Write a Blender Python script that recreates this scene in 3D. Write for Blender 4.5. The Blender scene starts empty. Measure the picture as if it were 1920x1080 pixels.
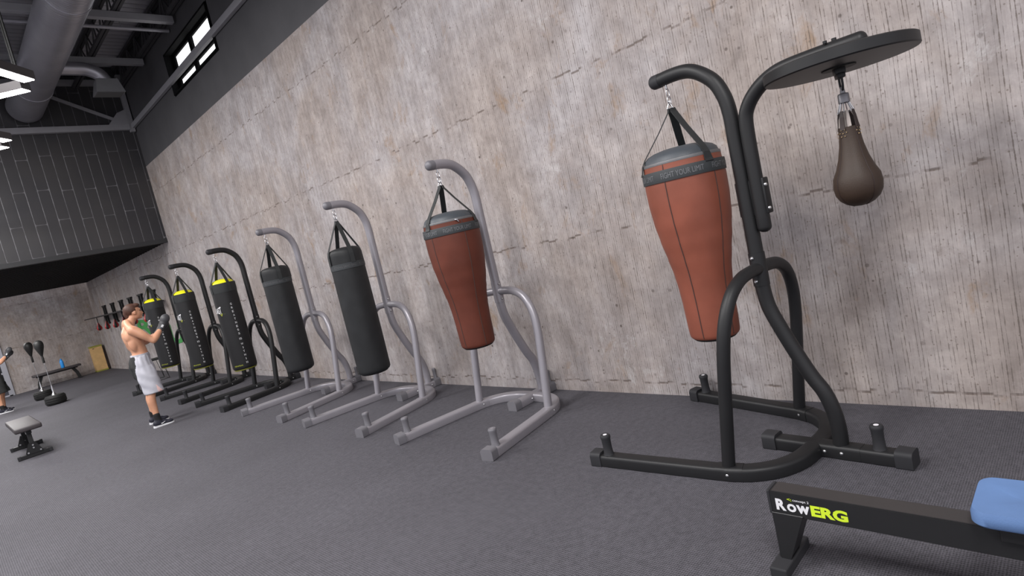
import bpy, bmesh, math, random
from mathutils import Vector, Matrix
random.seed(7)
scene = bpy.context.scene
COL = scene.collection
PI = math.pi
rad = math.radians
XW = 4.09      # long concrete wall
YF = 24.55     # far wall
YM = 14.40     # front of the raised block
ZC = 6.79      # roof deck

# ------------------------------------------------------------------ materials
def _mat(name):
    m = bpy.data.materials.new(name); m.use_nodes = True
    nt = m.node_tree; b = nt.nodes['Principled BSDF']
    return m, nt, b
def N(nt, t, **kw):
    n = nt.nodes.new(t)
    for k, v in kw.items():
        if k.startswith('i_'):
            n.inputs[k[2:].replace('_', ' ')].default_value = v
        else: setattr(n, k, v)
    return n
def mat(name, col, rough=.5, metal=0., bump=0., bscale=60., var=0., vscale=8., emit=None, spec=None, coat=0.):
    m, nt, b = _mat(name)
    b.inputs['Base Color'].default_value = (*col, 1)
    b.inputs['Roughness'].default_value = rough
    b.inputs['Metallic'].default_value = metal
    if spec is not None: b.inputs['Specular IOR Level'].default_value = spec
    if coat: b.inputs['Coat Weight'].default_value = coat
    tc = N(nt, 'ShaderNodeTexCoord')
    no = N(nt, 'ShaderNodeTexNoise'); no.inputs['Scale'].default_value = vscale; no.inputs['Detail'].default_value = 5
    nt.links.new(tc.outputs['Object'], no.inputs['Vector'])
    v = max(var, .04)
    r = N(nt, 'ShaderNodeMapRange'); r.inputs['From Min'].default_value = .3; r.inputs['From Max'].default_value = .7
    r.inputs['To Min'].default_value = 1 - v; r.inputs['To Max'].default_value = 1 + v
    nt.links.new(no.outputs['Fac'], r.inputs['Value'])
    mx = N(nt, 'ShaderNodeVectorMath', operation='SCALE'); mx.inputs[0].default_value = col
    nt.links.new(r.outputs[0], mx.inputs['Scale']); nt.links.new(mx.outputs[0], b.inputs['Base Color'])
    if bump:
        n2 = N(nt, 'ShaderNodeTexNoise'); n2.inputs['Scale'].default_value = bscale; n2.inputs['Detail'].default_value = 3
        nt.links.new(tc.outputs['Object'], n2.inputs['Vector'])
        bp = N(nt, 'ShaderNodeBump'); bp.inputs['Strength'].default_value = bump; bp.inputs['Distance'].default_value = .002
        nt.links.new(n2.outputs['Fac'], bp.inputs['Height']); nt.links.new(bp.outputs[0], b.inputs['Normal'])
    if emit:
        b.inputs['Emission Color'].default_value = (*emit[0], 1); b.inputs['Emission Strength'].default_value = emit[1]
    return m

def math_n(nt, op, a, b=None, c=None, clamp=False):
    n = nt.nodes.new('ShaderNodeMath'); n.operation = op; n.use_clamp = clamp
    for i, v in enumerate((a, b, c)):
        if v is None: continue
        if isinstance(v, (int, float)): n.inputs[i].default_value = v
        else: nt.links.new(v, n.inputs[i])
    return n.outputs[0]
def mixc(nt, f, a, b, mode='MIX'):
    n = nt.nodes.new('ShaderNodeMix'); n.data_type = 'RGBA'; n.blend_type = mode
    for s, v in ((n.inputs[0], f), (n.inputs[6], a), (n.inputs[7], b)):
        if isinstance(v, (int, float)): s.default_value = v
        elif isinstance(v, tuple): s.default_value = (*v, 1) if len(v) == 3 else v
        else: nt.links.new(v, s)
    return n.outputs[2]
def noise(nt, vec, scale, detail=4, rough=.5, dist=0.):
    n = nt.nodes.new('ShaderNodeTexNoise'); n.inputs['Scale'].default_value = scale
    n.inputs['Detail'].default_value = detail; n.inputs['Roughness'].default_value = rough; n.inputs['Distortion'].default_value = dist
    nt.links.new(vec, n.inputs['Vector']); return n.outputs['Fac']
def mrange(nt, v, a, b, c=0., d=1.):
    n = nt.nodes.new('ShaderNodeMapRange'); n.clamp = True
    for k, x in zip(('From Min', 'From Max', 'To Min', 'To Max'), (a, b, c, d)): n.inputs[k].default_value = x
    nt.links.new(v, n.inputs['Value']); return n.outputs[0]
def comb(nt, x, y, z):
    n = nt.nodes.new('ShaderNodeCombineXYZ')
    for s, v in zip(n.inputs, (x, y, z)):
        if isinstance(v, (int, float)): s.default_value = v
        else: nt.links.new(v, s)
    return n.outputs[0]

def concrete(name, horiz='Y'):
    """board-formed concrete: vertical boards, butt joints, stains, rust and pits"""
    m, nt, b = _mat(name)
    tc = N(nt, 'ShaderNodeTexCoord'); sp = N(nt, 'ShaderNodeSeparateXYZ'); nt.links.new(tc.outputs['Object'], sp.inputs[0])
    h = sp.outputs[horiz]; z = sp.outputs['Z']
    p = comb(nt, h, z, 0.)
    BW = .078
    wob = math_n(nt, 'MULTIPLY', math_n(nt, 'SUBTRACT', noise(nt, comb(nt, h, math_n(nt, 'MULTIPLY', z, .5), 3.), 1.3, 2), .5), .05)
    hb = math_n(nt, 'DIVIDE', math_n(nt, 'ADD', h, wob), BW)
    cell = math_n(nt, 'FLOOR', hb); fr = math_n(nt, 'FRACT', hb)
    wn = N(nt, 'ShaderNodeTexWhiteNoise', noise_dimensions='1D'); nt.links.new(cell, wn.inputs['W'])
    rnd = wn.outputs['Value']
    wn2 = N(nt, 'ShaderNodeTexWhiteNoise', noise_dimensions='1D'); nt.links.new(math_n(nt, 'ADD', cell, 37.3), wn2.inputs['W'])
    # distance to the board edge, 0 at edge
    ed = math_n(nt, 'MINIMUM', fr, math_n(nt, 'SUBTRACT', 1., fr))
    n_line = noise(nt, comb(nt, math_n(nt, 'MULTIPLY', h, 14.), math_n(nt, 'MULTIPLY', z, 11.), 0.), 1., 6, .75)
    n_lw = noise(nt, comb(nt, math_n(nt, 'MULTIPLY', h, 2.2), math_n(nt, 'MULTIPLY', z, .9), 9.), 1., 3)
    lw = math_n(nt, 'MULTIPLY', mrange(nt, n_line, .40, .66), .062)
    fr2 = math_n(nt, 'FRACT', math_n(nt, 'ADD', math_n(nt, 'MULTIPLY', hb, 2.), .5)); ed2 = math_n(nt, 'MULTIPLY', math_n(nt, 'MINIMUM', fr2, math_n(nt, 'SUBTRACT', 1., fr2)), .5)
    n_l2 = noise(nt, comb(nt, math_n(nt, 'MULTIPLY', h, 14.), math_n(nt, 'MULTIPLY', z, 14.), 40.), 1., 5, .75)
    line2 = mrange(nt, math_n(nt, 'SUBTRACT', math_n(nt, 'MULTIPLY', mrange(nt, n_l2, .44, .70), .050), ed2), -.010, .018)
    line = math_n(nt, 'MULTIPLY', mrange(nt, math_n(nt, 'SUBTRACT', lw, ed), -.010, .020), mrange(nt, n_lw, .3, .55, .35, 1.))
    line = math_n(nt, 'MAXIMUM', line, math_n(nt, 'MULTIPLY', line2, .8))
    # fine grain of the boards
    grain = noise(nt, comb(nt, math_n(nt, 'MULTIPLY', h, 110.), math_n(nt, 'MULTIPLY', z, 3.5), 0.), 1., 5, .6)
    # horizontal butt joints every 1.33 m, stepped board by board
    zz = math_n(nt, 'ADD', math_n(nt, 'SUBTRACT', z, .10), math_n(nt, 'MULTIPLY', math_n(nt, 'SUBTRACT', rnd, .5), .035))
    zf = math_n(nt, 'FRACT', math_n(nt, 'DIVIDE', zz, 1.33)); zed = math_n(nt, 'MINIMUM', zf, math_n(nt, 'SUBTRACT', 1., zf))
    n_j = noise(nt, comb(nt, math_n(nt, 'MULTIPLY', h, 7.), z, 5.), 1., 4, .6)
    joint = math_n(nt, 'MULTIPLY', mrange(nt, zed, .0085, .003), mrange(nt, n_j, .44, .56))
    # pits
    vo = N(nt, 'ShaderNodeTexVoronoi'); vo.inputs['Scale'].default_value = 13.; nt.links.new(p, vo.inputs['Vector'])
    vsep = N(nt, 'ShaderNodeSeparateColor'); nt.links.new(vo.outputs['Color'], vsep.inputs[0])
    pr = math_n(nt, 'MULTIPLY', mrange(nt, vsep.outputs[0], .35, 1.), .18)
    pit = mrange(nt, math_n(nt, 'SUBTRACT', pr, vo.outputs['Distance']), -.03, .05)
    pit = math_n(nt, 'MULTIPLY', pit, mrange(nt, noise(nt, p, 1.1, 2), .4, .6, .2, .95))
    vo3 = N(nt, 'ShaderNodeTexVoronoi'); vo3.inputs['Scale'].default_value = 45.; nt.links.new(p, vo3.inputs['Vector'])
    vs3 = N(nt, 'ShaderNodeSeparateColor'); nt.links.new(vo3.outputs['Color'], vs3.inputs[0])
    pit3 = mrange(nt, math_n(nt, 'SUBTRACT', math_n(nt, 'MULTIPLY', mrange(nt, vs3.outputs[1], .55, 1.), .25), vo3.outputs['Distance']), -.03, .05)
    # big clouds
    big = noise(nt, comb(nt, h, math_n(nt, 'MULTIPLY', z, .8), 0.), .75, 5, .6, .6)
    med = noise(nt, comb(nt, math_n(nt, 'MULTIPLY', h, 1.6), z, 4.), 2.2, 6, .65, .4)
    cA = mixc(nt, mrange(nt, big, .38, .62), (.362, .322, .302), (.392, .372, .377))
    cB = mixc(nt, mrange(nt, med, .3, .7), (.76, .72, .70), (1.22, 1.20, 1.19))
    col = mixc(nt, 1., cA, cB, 'MULTIPLY')
    brd = mrange(nt, rnd, 0., 1., .955, 1.045); cb = N(nt, 'ShaderNodeCombineColor')
    for i in range(3): nt.links.new(brd, cb.inputs[i])
    col = mixc(nt, 1., col, cb.outputs[0], 'MULTIPLY')
    gr = mrange(nt, grain, .25, .75, .90, 1.08); cg = N(nt, 'ShaderNodeCombineColor')
    for i in range(3): nt.links.new(gr, cg.inputs[i])
    col = mixc(nt, 1., col, cg.outputs[0], 'MULTIPLY')
    mo = noise(nt, p, 9., 8, .75, .4); cm_ = N(nt, 'ShaderNodeCombineColor'); mv = mrange(nt, mo, .3, .7, .83, 1.15)
    for i in range(3): nt.links.new(mv, cm_.inputs[i])
    col = mixc(nt, 1., col, cm_.outputs[0], 'MULTIPLY')
    # pale lime bloom
    bl = noise(nt, comb(nt, math_n(nt, 'MULTIPLY', h, 1.3), z, 21.), 2.4, 8, .75, .3)
    col = mixc(nt, mrange(nt, bl, .60, .72, 0., .55), col, (.62, .60, .60))
    # brown / rust stains
    rs = noise(nt, comb(nt, math_n(nt, 'MULTIPLY', h, 2.6), math_n(nt, 'MULTIPLY', z, 1.5), 11.), 1.5, 7, .7, .5)
    col = mixc(nt, mrange(nt, rs, .585, .72, 0., .7), col, (.29, .19, .115))
    ds = noise(nt, comb(nt, math_n(nt, 'MULTIPLY', h, 1.7), z, 31.), 3.1, 7, .75, .6)
    col = mixc(nt, mrange(nt, ds, .59, .74, 0., .6), col, (.20, .165, .145))
    col = mixc(nt, math_n(nt, 'MULTIPLY', line, .80), col, (.13, .105, .09))
    col = mixc(nt, math_n(nt, 'MULTIPLY', joint, .75), col, (.12, .09, .075))
    col = mixc(nt, math_n(nt, 'MULTIPLY', pit, .85), col, (.09, .07, .06))
    col = mixc(nt, math_n(nt, 'MULTIPLY', pit3, .65), col, (.16, .13, .11))
    nt.links.new(col, b.inputs['Base Color']); b.inputs['Roughness'].default_value = .85
    b.inputs['Specular IOR Level'].default_value = .25
    ht = math_n(nt, 'SUBTRACT', math_n(nt, 'MULTIPLY', grain, .25), math_n(nt, 'ADD', line, math_n(nt, 'ADD', joint, pit)))
    ht = math_n(nt, 'ADD', ht, math_n(nt, 'MULTIPLY', rnd, .6))
    bp = N(nt, 'ShaderNodeBump'); bp.inputs['Strength'].default_value = .45; bp.inputs['Distance'].default_value = .006
    nt.links.new(ht, bp.inputs['Height']); nt.links.new(bp.outputs[0], b.inputs['Normal'])
    return m

def tiles(name):
    m, nt, b = _mat(name)
    tc = N(nt, 'ShaderNodeTexCoord'); sp = N(nt, 'ShaderNodeSeparateXYZ'); nt.links.new(tc.outputs['Object'], sp.inputs[0])
    x = sp.outputs['X']; z = sp.outputs['Z']
    c = math_n(nt, 'DIVIDE', x, .192); ci = math_n(nt, 'FLOOR', c); cf = math_n(nt, 'FRACT', c)
    wn = N(nt, 'ShaderNodeTexWhiteNoise', noise_dimensions='1D'); nt.links.new(ci, wn.inputs['W'])
    par = math_n(nt, 'MULTIPLY', math_n(nt, 'MODULO', math_n(nt, 'ABSOLUTE', ci), 2.), .5)
    r = math_n(nt, 'ADD', math_n(nt, 'DIVIDE', z, 1.26), math_n(nt, 'ADD', par, math_n(nt, 'MULTIPLY', wn.outputs['Value'], .08)))
    rf = math_n(nt, 'FRACT', r)
    e1 = math_n(nt, 'MULTIPLY', math_n(nt, 'MINIMUM', cf, math_n(nt, 'SUBTRACT', 1., cf)), .192)
    e2 = math_n(nt, 'MULTIPLY', math_n(nt, 'MINIMUM', rf, math_n(nt, 'SUBTRACT', 1., rf)), 1.26)
    wob = math_n(nt, 'MULTIPLY', noise(nt, tc.outputs['Object'], 14., 4, .7), .012)
    # rounded corners: smooth minimum of both distances
    n = nt.nodes.new('ShaderNodeMath'); n.operation = 'SMOOTH_MIN'; nt.links.new(e1, n.inputs[0]); nt.links.new(e2, n.inputs[1]); n.inputs[2].default_value = .05
    g = mrange(nt, math_n(nt, 'SUBTRACT', math_n(nt, 'SUBTRACT', n.outputs[0], wob), 0.), .004, -.010)
    g = math_n(nt, 'MULTIPLY', g, mrange(nt, noise(nt, tc.outputs['Object'], 3., 3), .3, .6, .35, 1.))
    sc = noise(nt, tc.outputs['Object'], 5.5, 9, .8, 1.2)
    base = mixc(nt, mrange(nt, noise(nt, tc.outputs['Object'], .9, 3), .35, .65), (.028, .027, .031), (.042, .039, .040))
    base = mixc(nt, mrange(nt, sc, .64, .70, 0., .5), base, (.13, .125, .13))
    col = mixc(nt, math_n(nt, 'MULTIPLY', g, .85), base, (.21, .205, .22))
    nt.links.new(col, b.inputs['Base Color']); b.inputs['Roughness'].default_value = .42
    bp = N(nt, 'ShaderNodeBump'); bp.inputs['Strength'].default_value = .4; bp.inputs['Distance'].default_value = .01
    nt.links.new(math_n(nt, 'MULTIPLY', g, -1.), bp.inputs['Height']); nt.links.new(bp.outputs[0], b.inputs['Normal'])
    return m

def floor_mat(name):
    m, nt, b = _mat(name)
    tc = N(nt, 'ShaderNodeTexCoord'); P = tc.outputs['Object']; sp = N(nt, 'ShaderNodeSeparateXYZ'); nt.links.new(P, sp.inputs[0])
    dv = nt.nodes.new('ShaderNodeVectorMath'); dv.operation = 'SCALE'; dv.inputs['Scale'].default_value = 1.
    nz = noise(nt, P, 60., 3); off = math_n(nt, 'MULTIPLY', math_n(nt, 'SUBTRACT', nz, .5), .004)
    kx = math_n(nt, 'MULTIPLY', math_n(nt, 'ADD', sp.outputs['X'], off), 2 * PI / .0135)
    ky = math_n(nt, 'MULTIPLY', math_n(nt, 'ADD', sp.outputs['Y'], off), 2 * PI / .0105)
    wv = math_n(nt, 'MULTIPLY', math_n(nt, 'ADD', math_n(nt, 'SINE', kx), math_n(nt, 'MULTIPLY', math_n(nt, 'SINE', ky), .8)), .5)
    sp1 = noise(nt, P, 170., 4, .75); sp2 = noise(nt, P, 24., 4, .7); lg = noise(nt, P, .8, 4, .6)
    t = math_n(nt, 'ADD', math_n(nt, 'MULTIPLY', wv, .26), math_n(nt, 'ADD', math_n(nt, 'MULTIPLY', sp1, 1.25), math_n(nt, 'MULTIPLY', sp2, .45)))
    col = mixc(nt, mrange(nt, t, .55, 1.15), (.021, .0205, .024), (.124, .118, .137))
    cl = mrange(nt, lg, .3, .7, .88, 1.10); cc = N(nt, 'ShaderNodeCombineColor')
    for i in range(3): nt.links.new(cl, cc.inputs[i])
    col = mixc(nt, 1., col, cc.outputs[0], 'MULTIPLY')
    nt.links.new(col, b.inputs['Base Color']); b.inputs['Roughness'].default_value = .78; b.inputs['Specular IOR Level'].default_value = .35
    bp = N(nt, 'ShaderNodeBump'); bp.inputs['Strength'].default_value = .55; bp.inputs['Distance'].default_value = .003
    nt.links.new(t, bp.inputs['Height']); nt.links.new(bp.outputs[0], b.inputs['Normal'])
    return m

def deck_mat(name):
    m, nt, b = _mat(name)
    b.inputs['Base Color'].default_value = (.40, .39, .42, 1); b.inputs['Roughness'].default_value = .45; b.inputs['Metallic'].default_value = .4
    return m

def duct_mat(name):
    m, nt, b = _mat(name)
    tc = N(nt, 'ShaderNodeTexCoord'); sp = N(nt, 'ShaderNodeSeparateXYZ'); nt.links.new(tc.outputs['Object'], sp.inputs[0])
    s = math_n(nt, 'SINE', math_n(nt, 'MULTIPLY', sp.outputs['Y'], 2 * PI / .05))
    n1 = noise(nt, tc.outputs['Object'], 2., 4)
    b.inputs['Metallic'].default_value = .8
    col = mixc(nt, mrange(nt, n1, .3, .7), (.42, .41, .45), (.52, .51, .55))
    nt.links.new(col, b.inputs['Base Color']); b.inputs['Roughness'].default_value = .38
    bp = N(nt, 'ShaderNodeBump'); bp.inputs['Strength'].default_value = .35; bp.inputs['Distance'].default_value = .004
    nt.links.new(s, bp.inputs['Height']); nt.links.new(bp.outputs[0], b.inputs['Normal'])
    return m

M = {}
M['concrete'] = concrete('board_formed_concrete', 'Y')
M['concrete_far'] = concrete('board_formed_concrete_far', 'X')
M['paint'] = mat('dark_grey_wall_paint', (.068, .066, .071), .75, var=.10, vscale=2.5, bump=.2, bscale=20)
M['tiles'] = tiles('dark_tiles'); M['floor'] = floor_mat('rubber_carpet')
M['deck'] = deck_mat('steel_deck'); M['duct'] = duct_mat('ribbed_duct')
M['steel_dark'] = mat('dark_joist_steel', (.055, .053, .057), .55, .1)
M['steel_grey'] = mat('grey_beam_paint', (.27, .265, .28), .5)
M['black'] = mat('black_powder_coat', (.0125, .0125, .0135), .48, spec=.38, bump=.05, bscale=300, var=.06)
M['blackcap'] = mat('black_rubber_cap', (.026, .026, .029), .6, spec=.3)
M['silver'] = mat('silver_powder_coat', (.30, .285, .31), .36, .3, var=.03)
M['silvercap'] = mat('grey_cap', (.16, .155, .17), .5, .1)
M['chrome'] = mat('chrome', (.60, .60, .62), .28, 1.)
M['bolt'] = mat('bolt_steel', (.62, .62, .63), .3, .9)
M['peg_top'] = mat('white_peg_plug', (.82, .80, .84), .35)
M['orange'] = mat('brick_red_leather', (.225, .066, .040), .5, spec=.35, bump=.25, bscale=160, var=.12, vscale=5)
M['orange2'] = mat('dark_rust_leather', (.112, .029, .017), .58, spec=.3, bump=.25, bscale=160, var=.14, vscale=5)
M['seam'] = mat('seam_thread', (.055, .028, .022), .7)
M['band'] = mat('charcoal_webbing', (.030, .034, .037), .65, bump=.3, bscale=400)
M['bandtext'] = mat('grey_band_print', (.15, .155, .165), .6)
M['capgrey'] = mat('blue_grey_vinyl', (.052, .060, .070), .5, bump=.2, bscale=120, var=.1)
M['zip'] = mat('grey_zip_tape', (.13, .13, .135), .45, .2, bump=.4, bscale=500)
M['strap'] = mat('black_webbing', (.018, .020, .021), .6, bump=.3, bscale=400)
M['bagblack'] = mat('worn_black_vinyl', (.015, .0158, .017), .55, spec=.35, bump=.3, bscale=60, var=.25, vscale=6)
M['bagblack2'] = mat('matt_black_vinyl', (.0135, .0135, .0145), .52, spec=.35, bump=.2, bscale=120, var=.12, vscale=5)
M['yellow'] = mat('yellow_vinyl', (.86, .83, .015), .45)
M['olive'] = mat('olive_base_vinyl', (.20, .20, .012), .55)
M['white'] = mat('white_print', (.72, .72, .74), .5)
M['lime'] = mat('lime_print', (.60, .78, .03), .5)
M['limed'] = mat('dark_lime_print', (.30, .33, .03), .5)
M['faint'] = mat('faint_grey_print', (.085, .085, .09), .5)
M['brown'] = mat('brown_leather', (.030, .0155, .008), .58, bump=.3, bscale=200, var=.12)
M['browndk'] = mat('dark_brown_leather', (.022, .010, .008), .5, bump=.2, bscale=200)
M['pale'] = mat('pale_lace', (.50, .44, .40), .6)
M['nickel'] = mat('grey_swivel_metal', (.22, .215, .23), .4, .6)
M['rivet'] = mat('brass_rivet', (.50, .36, .20), .35, .8)
M['rower'] = mat('rower_rail_black', (.013, .013, .014), .45, bump=.1, bscale=300)
M['rowertop'] = mat('rower_rail_top', (.036, .032, .032), .5)
M['seat'] = mat('blue_seat_foam', (.10, .18, .36), .6, bump=.25, bscale=250, var=.05)
M['pad'] = mat('bench_vinyl', (.045, .038, .041), .5, bump=.2, bscale=200)
M['rubber'] = mat('tyre_rubber', (.007, .007, .007), .7, bump=.4, bscale=60)
M['ballblack'] = mat('ball_black', (.010, .010, .010), .55)
M['bottle'] = mat('blue_bottle_plastic', (.03, .32, .85), .3)
M['wood'] = mat('tan_plywood', (.66, .42, .18), .55, var=.12, vscale=6)
M['woodedge'] = mat('olive_edge', (.30, .29, .05), .6)
M['green'] = mat('green_wall_paint', (.035, .26, .05), .6)
M['red'] = mat('red_bag_leather', (.46, .018, .022), .4)
M['frame'] = mat('window_frame_black', (.006, .006, .0065), .8, spec=.05)
M['doorframe'] = mat('door_frame_aluminium', (.42, .42, .46), .35, .5)
M['glow'] = mat('overcast_daylight_pane', (.9, .9, .9), .3, emit=((1., 1., 1.), 1.6))
M['led'] = mat('led_diffuser', (.9, .9, .9), .4, emit=((1., .97, .96), 22.0))
M['lamp'] = mat('lamp_housing', (.045, .038, .040), .5)
M['soffit'] = mat('black_slat', (.007, .007, .007), .6, spec=.25)
M['vent'] = mat('vent_grey', (.20, .20, .21), .5)
M['hair'] = mat('brown_hair', (.060, .022, .012), .6, bump=.6, bscale=120, var=.25, vscale=30)
M['eye'] = mat('eye_dark', (.02, .012, .01), .3)
M['lip'] = mat('lip', (.36, .13, .10), .5)
M['grey_cloth'] = mat('pale_grey_cloth', (.47, .47, .52), .75, bump=.4, bscale=14, var=.10, vscale=7)
M['black_cloth'] = mat('black_cloth', (.014, .015, .015), .8, bump=.3, bscale=30)
M['pink_cloth'] = mat('pink_lining', (.80, .55, .52), .7)
M['sock'] = mat('black_sock', (.010, .010, .010), .85)
M['shoe'] = mat('navy_black_shoe', (.014, .014, .026), .55)
M['sole'] = mat('white_sole', (.75, .75, .77), .5)
M['glove'] = mat('charcoal_glove', (.055, .055, .060), .5, bump=.2, bscale=80)
def skin_mat():
    m, nt, b = _mat('skin')
    tc = N(nt, 'ShaderNodeTexCoord')
    c = mixc(nt, mrange(nt, noise(nt, tc.outputs['Object'], 7., 4), .3, .7), (.54, .26, .155), (.66, .35, .22))
    nt.links.new(c, b.inputs['Base Color']); b.inputs['Roughness'].default_value = .42
    b.inputs['Subsurface Weight'].default_value = .08; b.inputs['Subsurface Radius'].default_value = (.02, .008, .004); b.inputs['Subsurface Scale'].default_value = .5
    return m
M['skin'] = skin_mat()
def glass_mat():
    m, nt, b = _mat('door_glass')
    b.inputs['Base Color'].default_value = (.75, .77, .80, 1); b.inputs['Roughness'].default_value = .03
    b.inputs['Transmission Weight'].default_value = 1.; b.inputs['IOR'].default_value = 1.3
    return m
M['glass'] = glass_mat()

# ------------------------------------------------------------------ mesh helpers
def link(name, bm, m, parent=None, smooth=False, loc=None, rotz=None):
    me = bpy.data.meshes.new(name)
    bmesh.ops.recalc_face_normals(bm, faces=bm.faces)
    bm.to_mesh(me); bm.free()
    for x in (m if isinstance(m, (list, tuple)) else [m]): me.materials.append(M[x] if isinstance(x, str) else x)
    if smooth: shade(me)
    o = bpy.data.objects.new(name, me); COL.objects.link(o)
    if parent: o.parent = parent
    if loc: o.location = loc
    if rotz: o.rotation_euler.z = rotz
    return o
def shade(me, ang=40):
    for p in me.polygons: p.use_smooth = True
    bm = bmesh.new(); bm.from_mesh(me)
    for e in bm.edges:
        if len(e.link_faces) == 2 and e.calc_face_angle(0) > rad(ang): e.smooth = False
    bm.to_mesh(me); bm.free()
def empty(name, loc=(0, 0, 0), rotz=0.):
    o = bpy.data.objects.new(name, None); COL.objects.link(o); o.location = loc; o.rotation_euler.z = rotz
    o.empty_display_size = .1
    return o
def tag(o, label=None, cat=None, group=None, kind=None):
    if label: o['label'] = label
    if cat: o['category'] = cat
    if group: o['group'] = group
    if kind: o['kind'] = kind
    return o
def box(bm, c, s, bev=0., rot=None, seg=2):
    r = bmesh.ops.create_cube(bm, size=1.)
    vs = r['verts']
    for v in vs: v.co = Vector((v.co.x * s[0], v.co.y * s[1], v.co.z * s[2]))
    if bev > 0:
        es = list({e for v in vs for e in v.link_edges})
        rr = bmesh.ops.bevel(bm, geom=es, offset=min(bev, min(s) * .49), segments=seg, affect='EDGES', profile=.5)
        vs = list({v for f in rr['faces'] for v in f.verts} | {v for v in vs if v.is_valid})
        allv = set(vs)
        for v in list(allv):
            for e in v.link_edges: allv.add(e.other_vert(v))
        vs = list(allv)
    for v in vs:
        if rot is not None: v.co = rot @ v.co
        v.co += Vector(c)
    return vs
def B(c, s, bev=0., rot=None):
    bm = bmesh.new(); box(bm, c, s, bev, rot); return bm
def catmull(pts, n=6):
    P = [Vector(p) for p in pts]; out = []
    for i in range(len(P) - 1):
        p0 = P[i - 1] if i > 0 else P[0] * 2 - P[1]; p1, p2 = P[i], P[i + 1]; p3 = P[i + 2] if i + 2 < len(P) else P[-1] * 2 - P[-2]
        for k in range(n):
            t = k / n
            out.append(.5 * ((2 * p1) + (p2 - p0) * t + (2 * p0 - 5 * p1 + 4 * p2 - p3) * t * t + (3 * p1 - p0 - 3 * p2 + p3) * t ** 3))
    out.append(P[-1]); return out
def sweep(bm, path, prof, up=None, cap=True, scale=None):
    """prof: list of (a,b); a along side axis, b along 'up' axis. up: fixed up vector or None (parallel transport)"""
    P = [Vector(p) for p in path]; rings = []
    nrm = None
    for i, p in enumerate(P):
        t = (P[min(i + 1, len(P) - 1)] - P[max(i - 1, 0)]).normalized()
        if up is not None:
            s = t.cross(Vector(up)).normalized(); u = s.cross(t).normalized()
        else:
            if nrm is None:
                a = Vector((0, 0, 1)) if abs(t.z) < .9 else Vector((1, 0, 0))
                nrm = (a - t * a.dot(t)).normalized()
            else: nrm = (nrm - t * nrm.dot(t)).normalized()
            u = nrm; s = t.cross(u)
        k = scale[i] if scale else 1.
        rings.append([bm.verts.new(p + s * a * k + u * b * k) for a, b in prof])
    n = len(prof)
    for r0, r1 in zip(rings, rings[1:]):
        for j in range(n): bm.faces.new((r0[j], r0[(j + 1) % n], r1[(j + 1) % n], r1[j]))
    if cap:
        bm.faces.new(rings[0][::-1]); bm.faces.new(rings[-1])
    return rings
def circ(r, n=16): return [(r * math.cos(2 * PI * i / n), r * math.sin(2 * PI * i / n)) for i in range(n)]
def rrect(w, h, r, n=4, flat_bottom=False):
    out = []
    for cx, cy, a0, rr in ((w / 2, h / 2, 0, r), (-w / 2, h / 2, 90, r), (-w / 2, -h / 2, 180, .006 if flat_bottom else r), (w / 2, -h / 2, 270, .006 if flat_bottom else r)):
        sx = 1 if cx > 0 else -1; sy = 1 if cy > 0 else -1
        for i in range(n + 1):
            a = rad(a0 + 90 * i / n); out.append((cx - sx * rr + rr * math.cos(a), cy - sy * rr + rr * math.sin(a)))
    return out
def tube(path, r, n=16, cap_round=(False, False)):
    bm = bmesh.new(); P = [Vector(p) for p in path]; sc = [1.] * len(P)
    if cap_round[0]:
        t = (P[0] - P[1]).normalized(); pre = []; ps = []
        for k in range(5, 0, -1):
            a = rad(90 * k / 5.2); pre.append(P[0] + t * r * math.sin(a) * .8); ps.append(max(math.cos(a), .05))
        P = pre + P; sc = ps + sc
    if cap_round[1]:
        t = (P[-1] - P[-2]).normalized(); e = P[-1].copy()
        for k in range(1, 6):
            a = rad(90 * k / 5.2); P.append(e + t * r * math.sin(a) * .8); sc.append(max(math.cos(a), .05))
    sweep(bm, P, circ(r, n), scale=sc); return bm
def cyl(bm, p0, p1, r0, r1=None, n=16):
    r1 = r0 if r1 is None else r1
    sweep(bm, [p0, p1], circ(1., n), scale=[r0, r1])
def lathe(bm, prof, n=32, c=(0, 0), mi=None):
    """prof: list of (r,z) top to bottom; closed with caps if r small"""
    rings = []
    for r, z in prof:
        rings.append([bm.verts.new((c[0] + r * math.cos(2 * PI * i / n), c[1] + r * math.sin(2 * PI * i / n), z)) for i in range(n)])
    for k, (a, b_) in enumerate(zip(rings, rings[1:])):
        for j in range(n):
            f = bm.faces.new((a[j], a[(j + 1) % n], b_[(j + 1) % n], b_[j]))
            if mi: f.material_index = mi[k]
    bm.faces.new(rings[0]); bm.faces.new(rings[-1][::-1])
def ball(bm, c, r, seg=16, rot=None):
    s = (r, r, r) if isinstance(r, (int, float)) else r
    res = bmesh.ops.create_uvsphere(bm, u_segments=seg, v_segments=seg // 2 + 2, radius=1.)
    for v in res['verts']:
        v.co = Vector((v.co.x * s[0], v.co.y * s[1], v.co.z * s[2]))
        if rot is not None: v.co = rot @ v.co
        v.co += Vector(c)
def children(o): return [c for c in bpy.data.objects if c.parent == o]
def copy_tree(o, parent=None):
    c = o.copy(); COL.objects.link(c)
    if parent: c.parent = parent
    for ch in children(o): copy_tree(ch, c)
    return c
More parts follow.
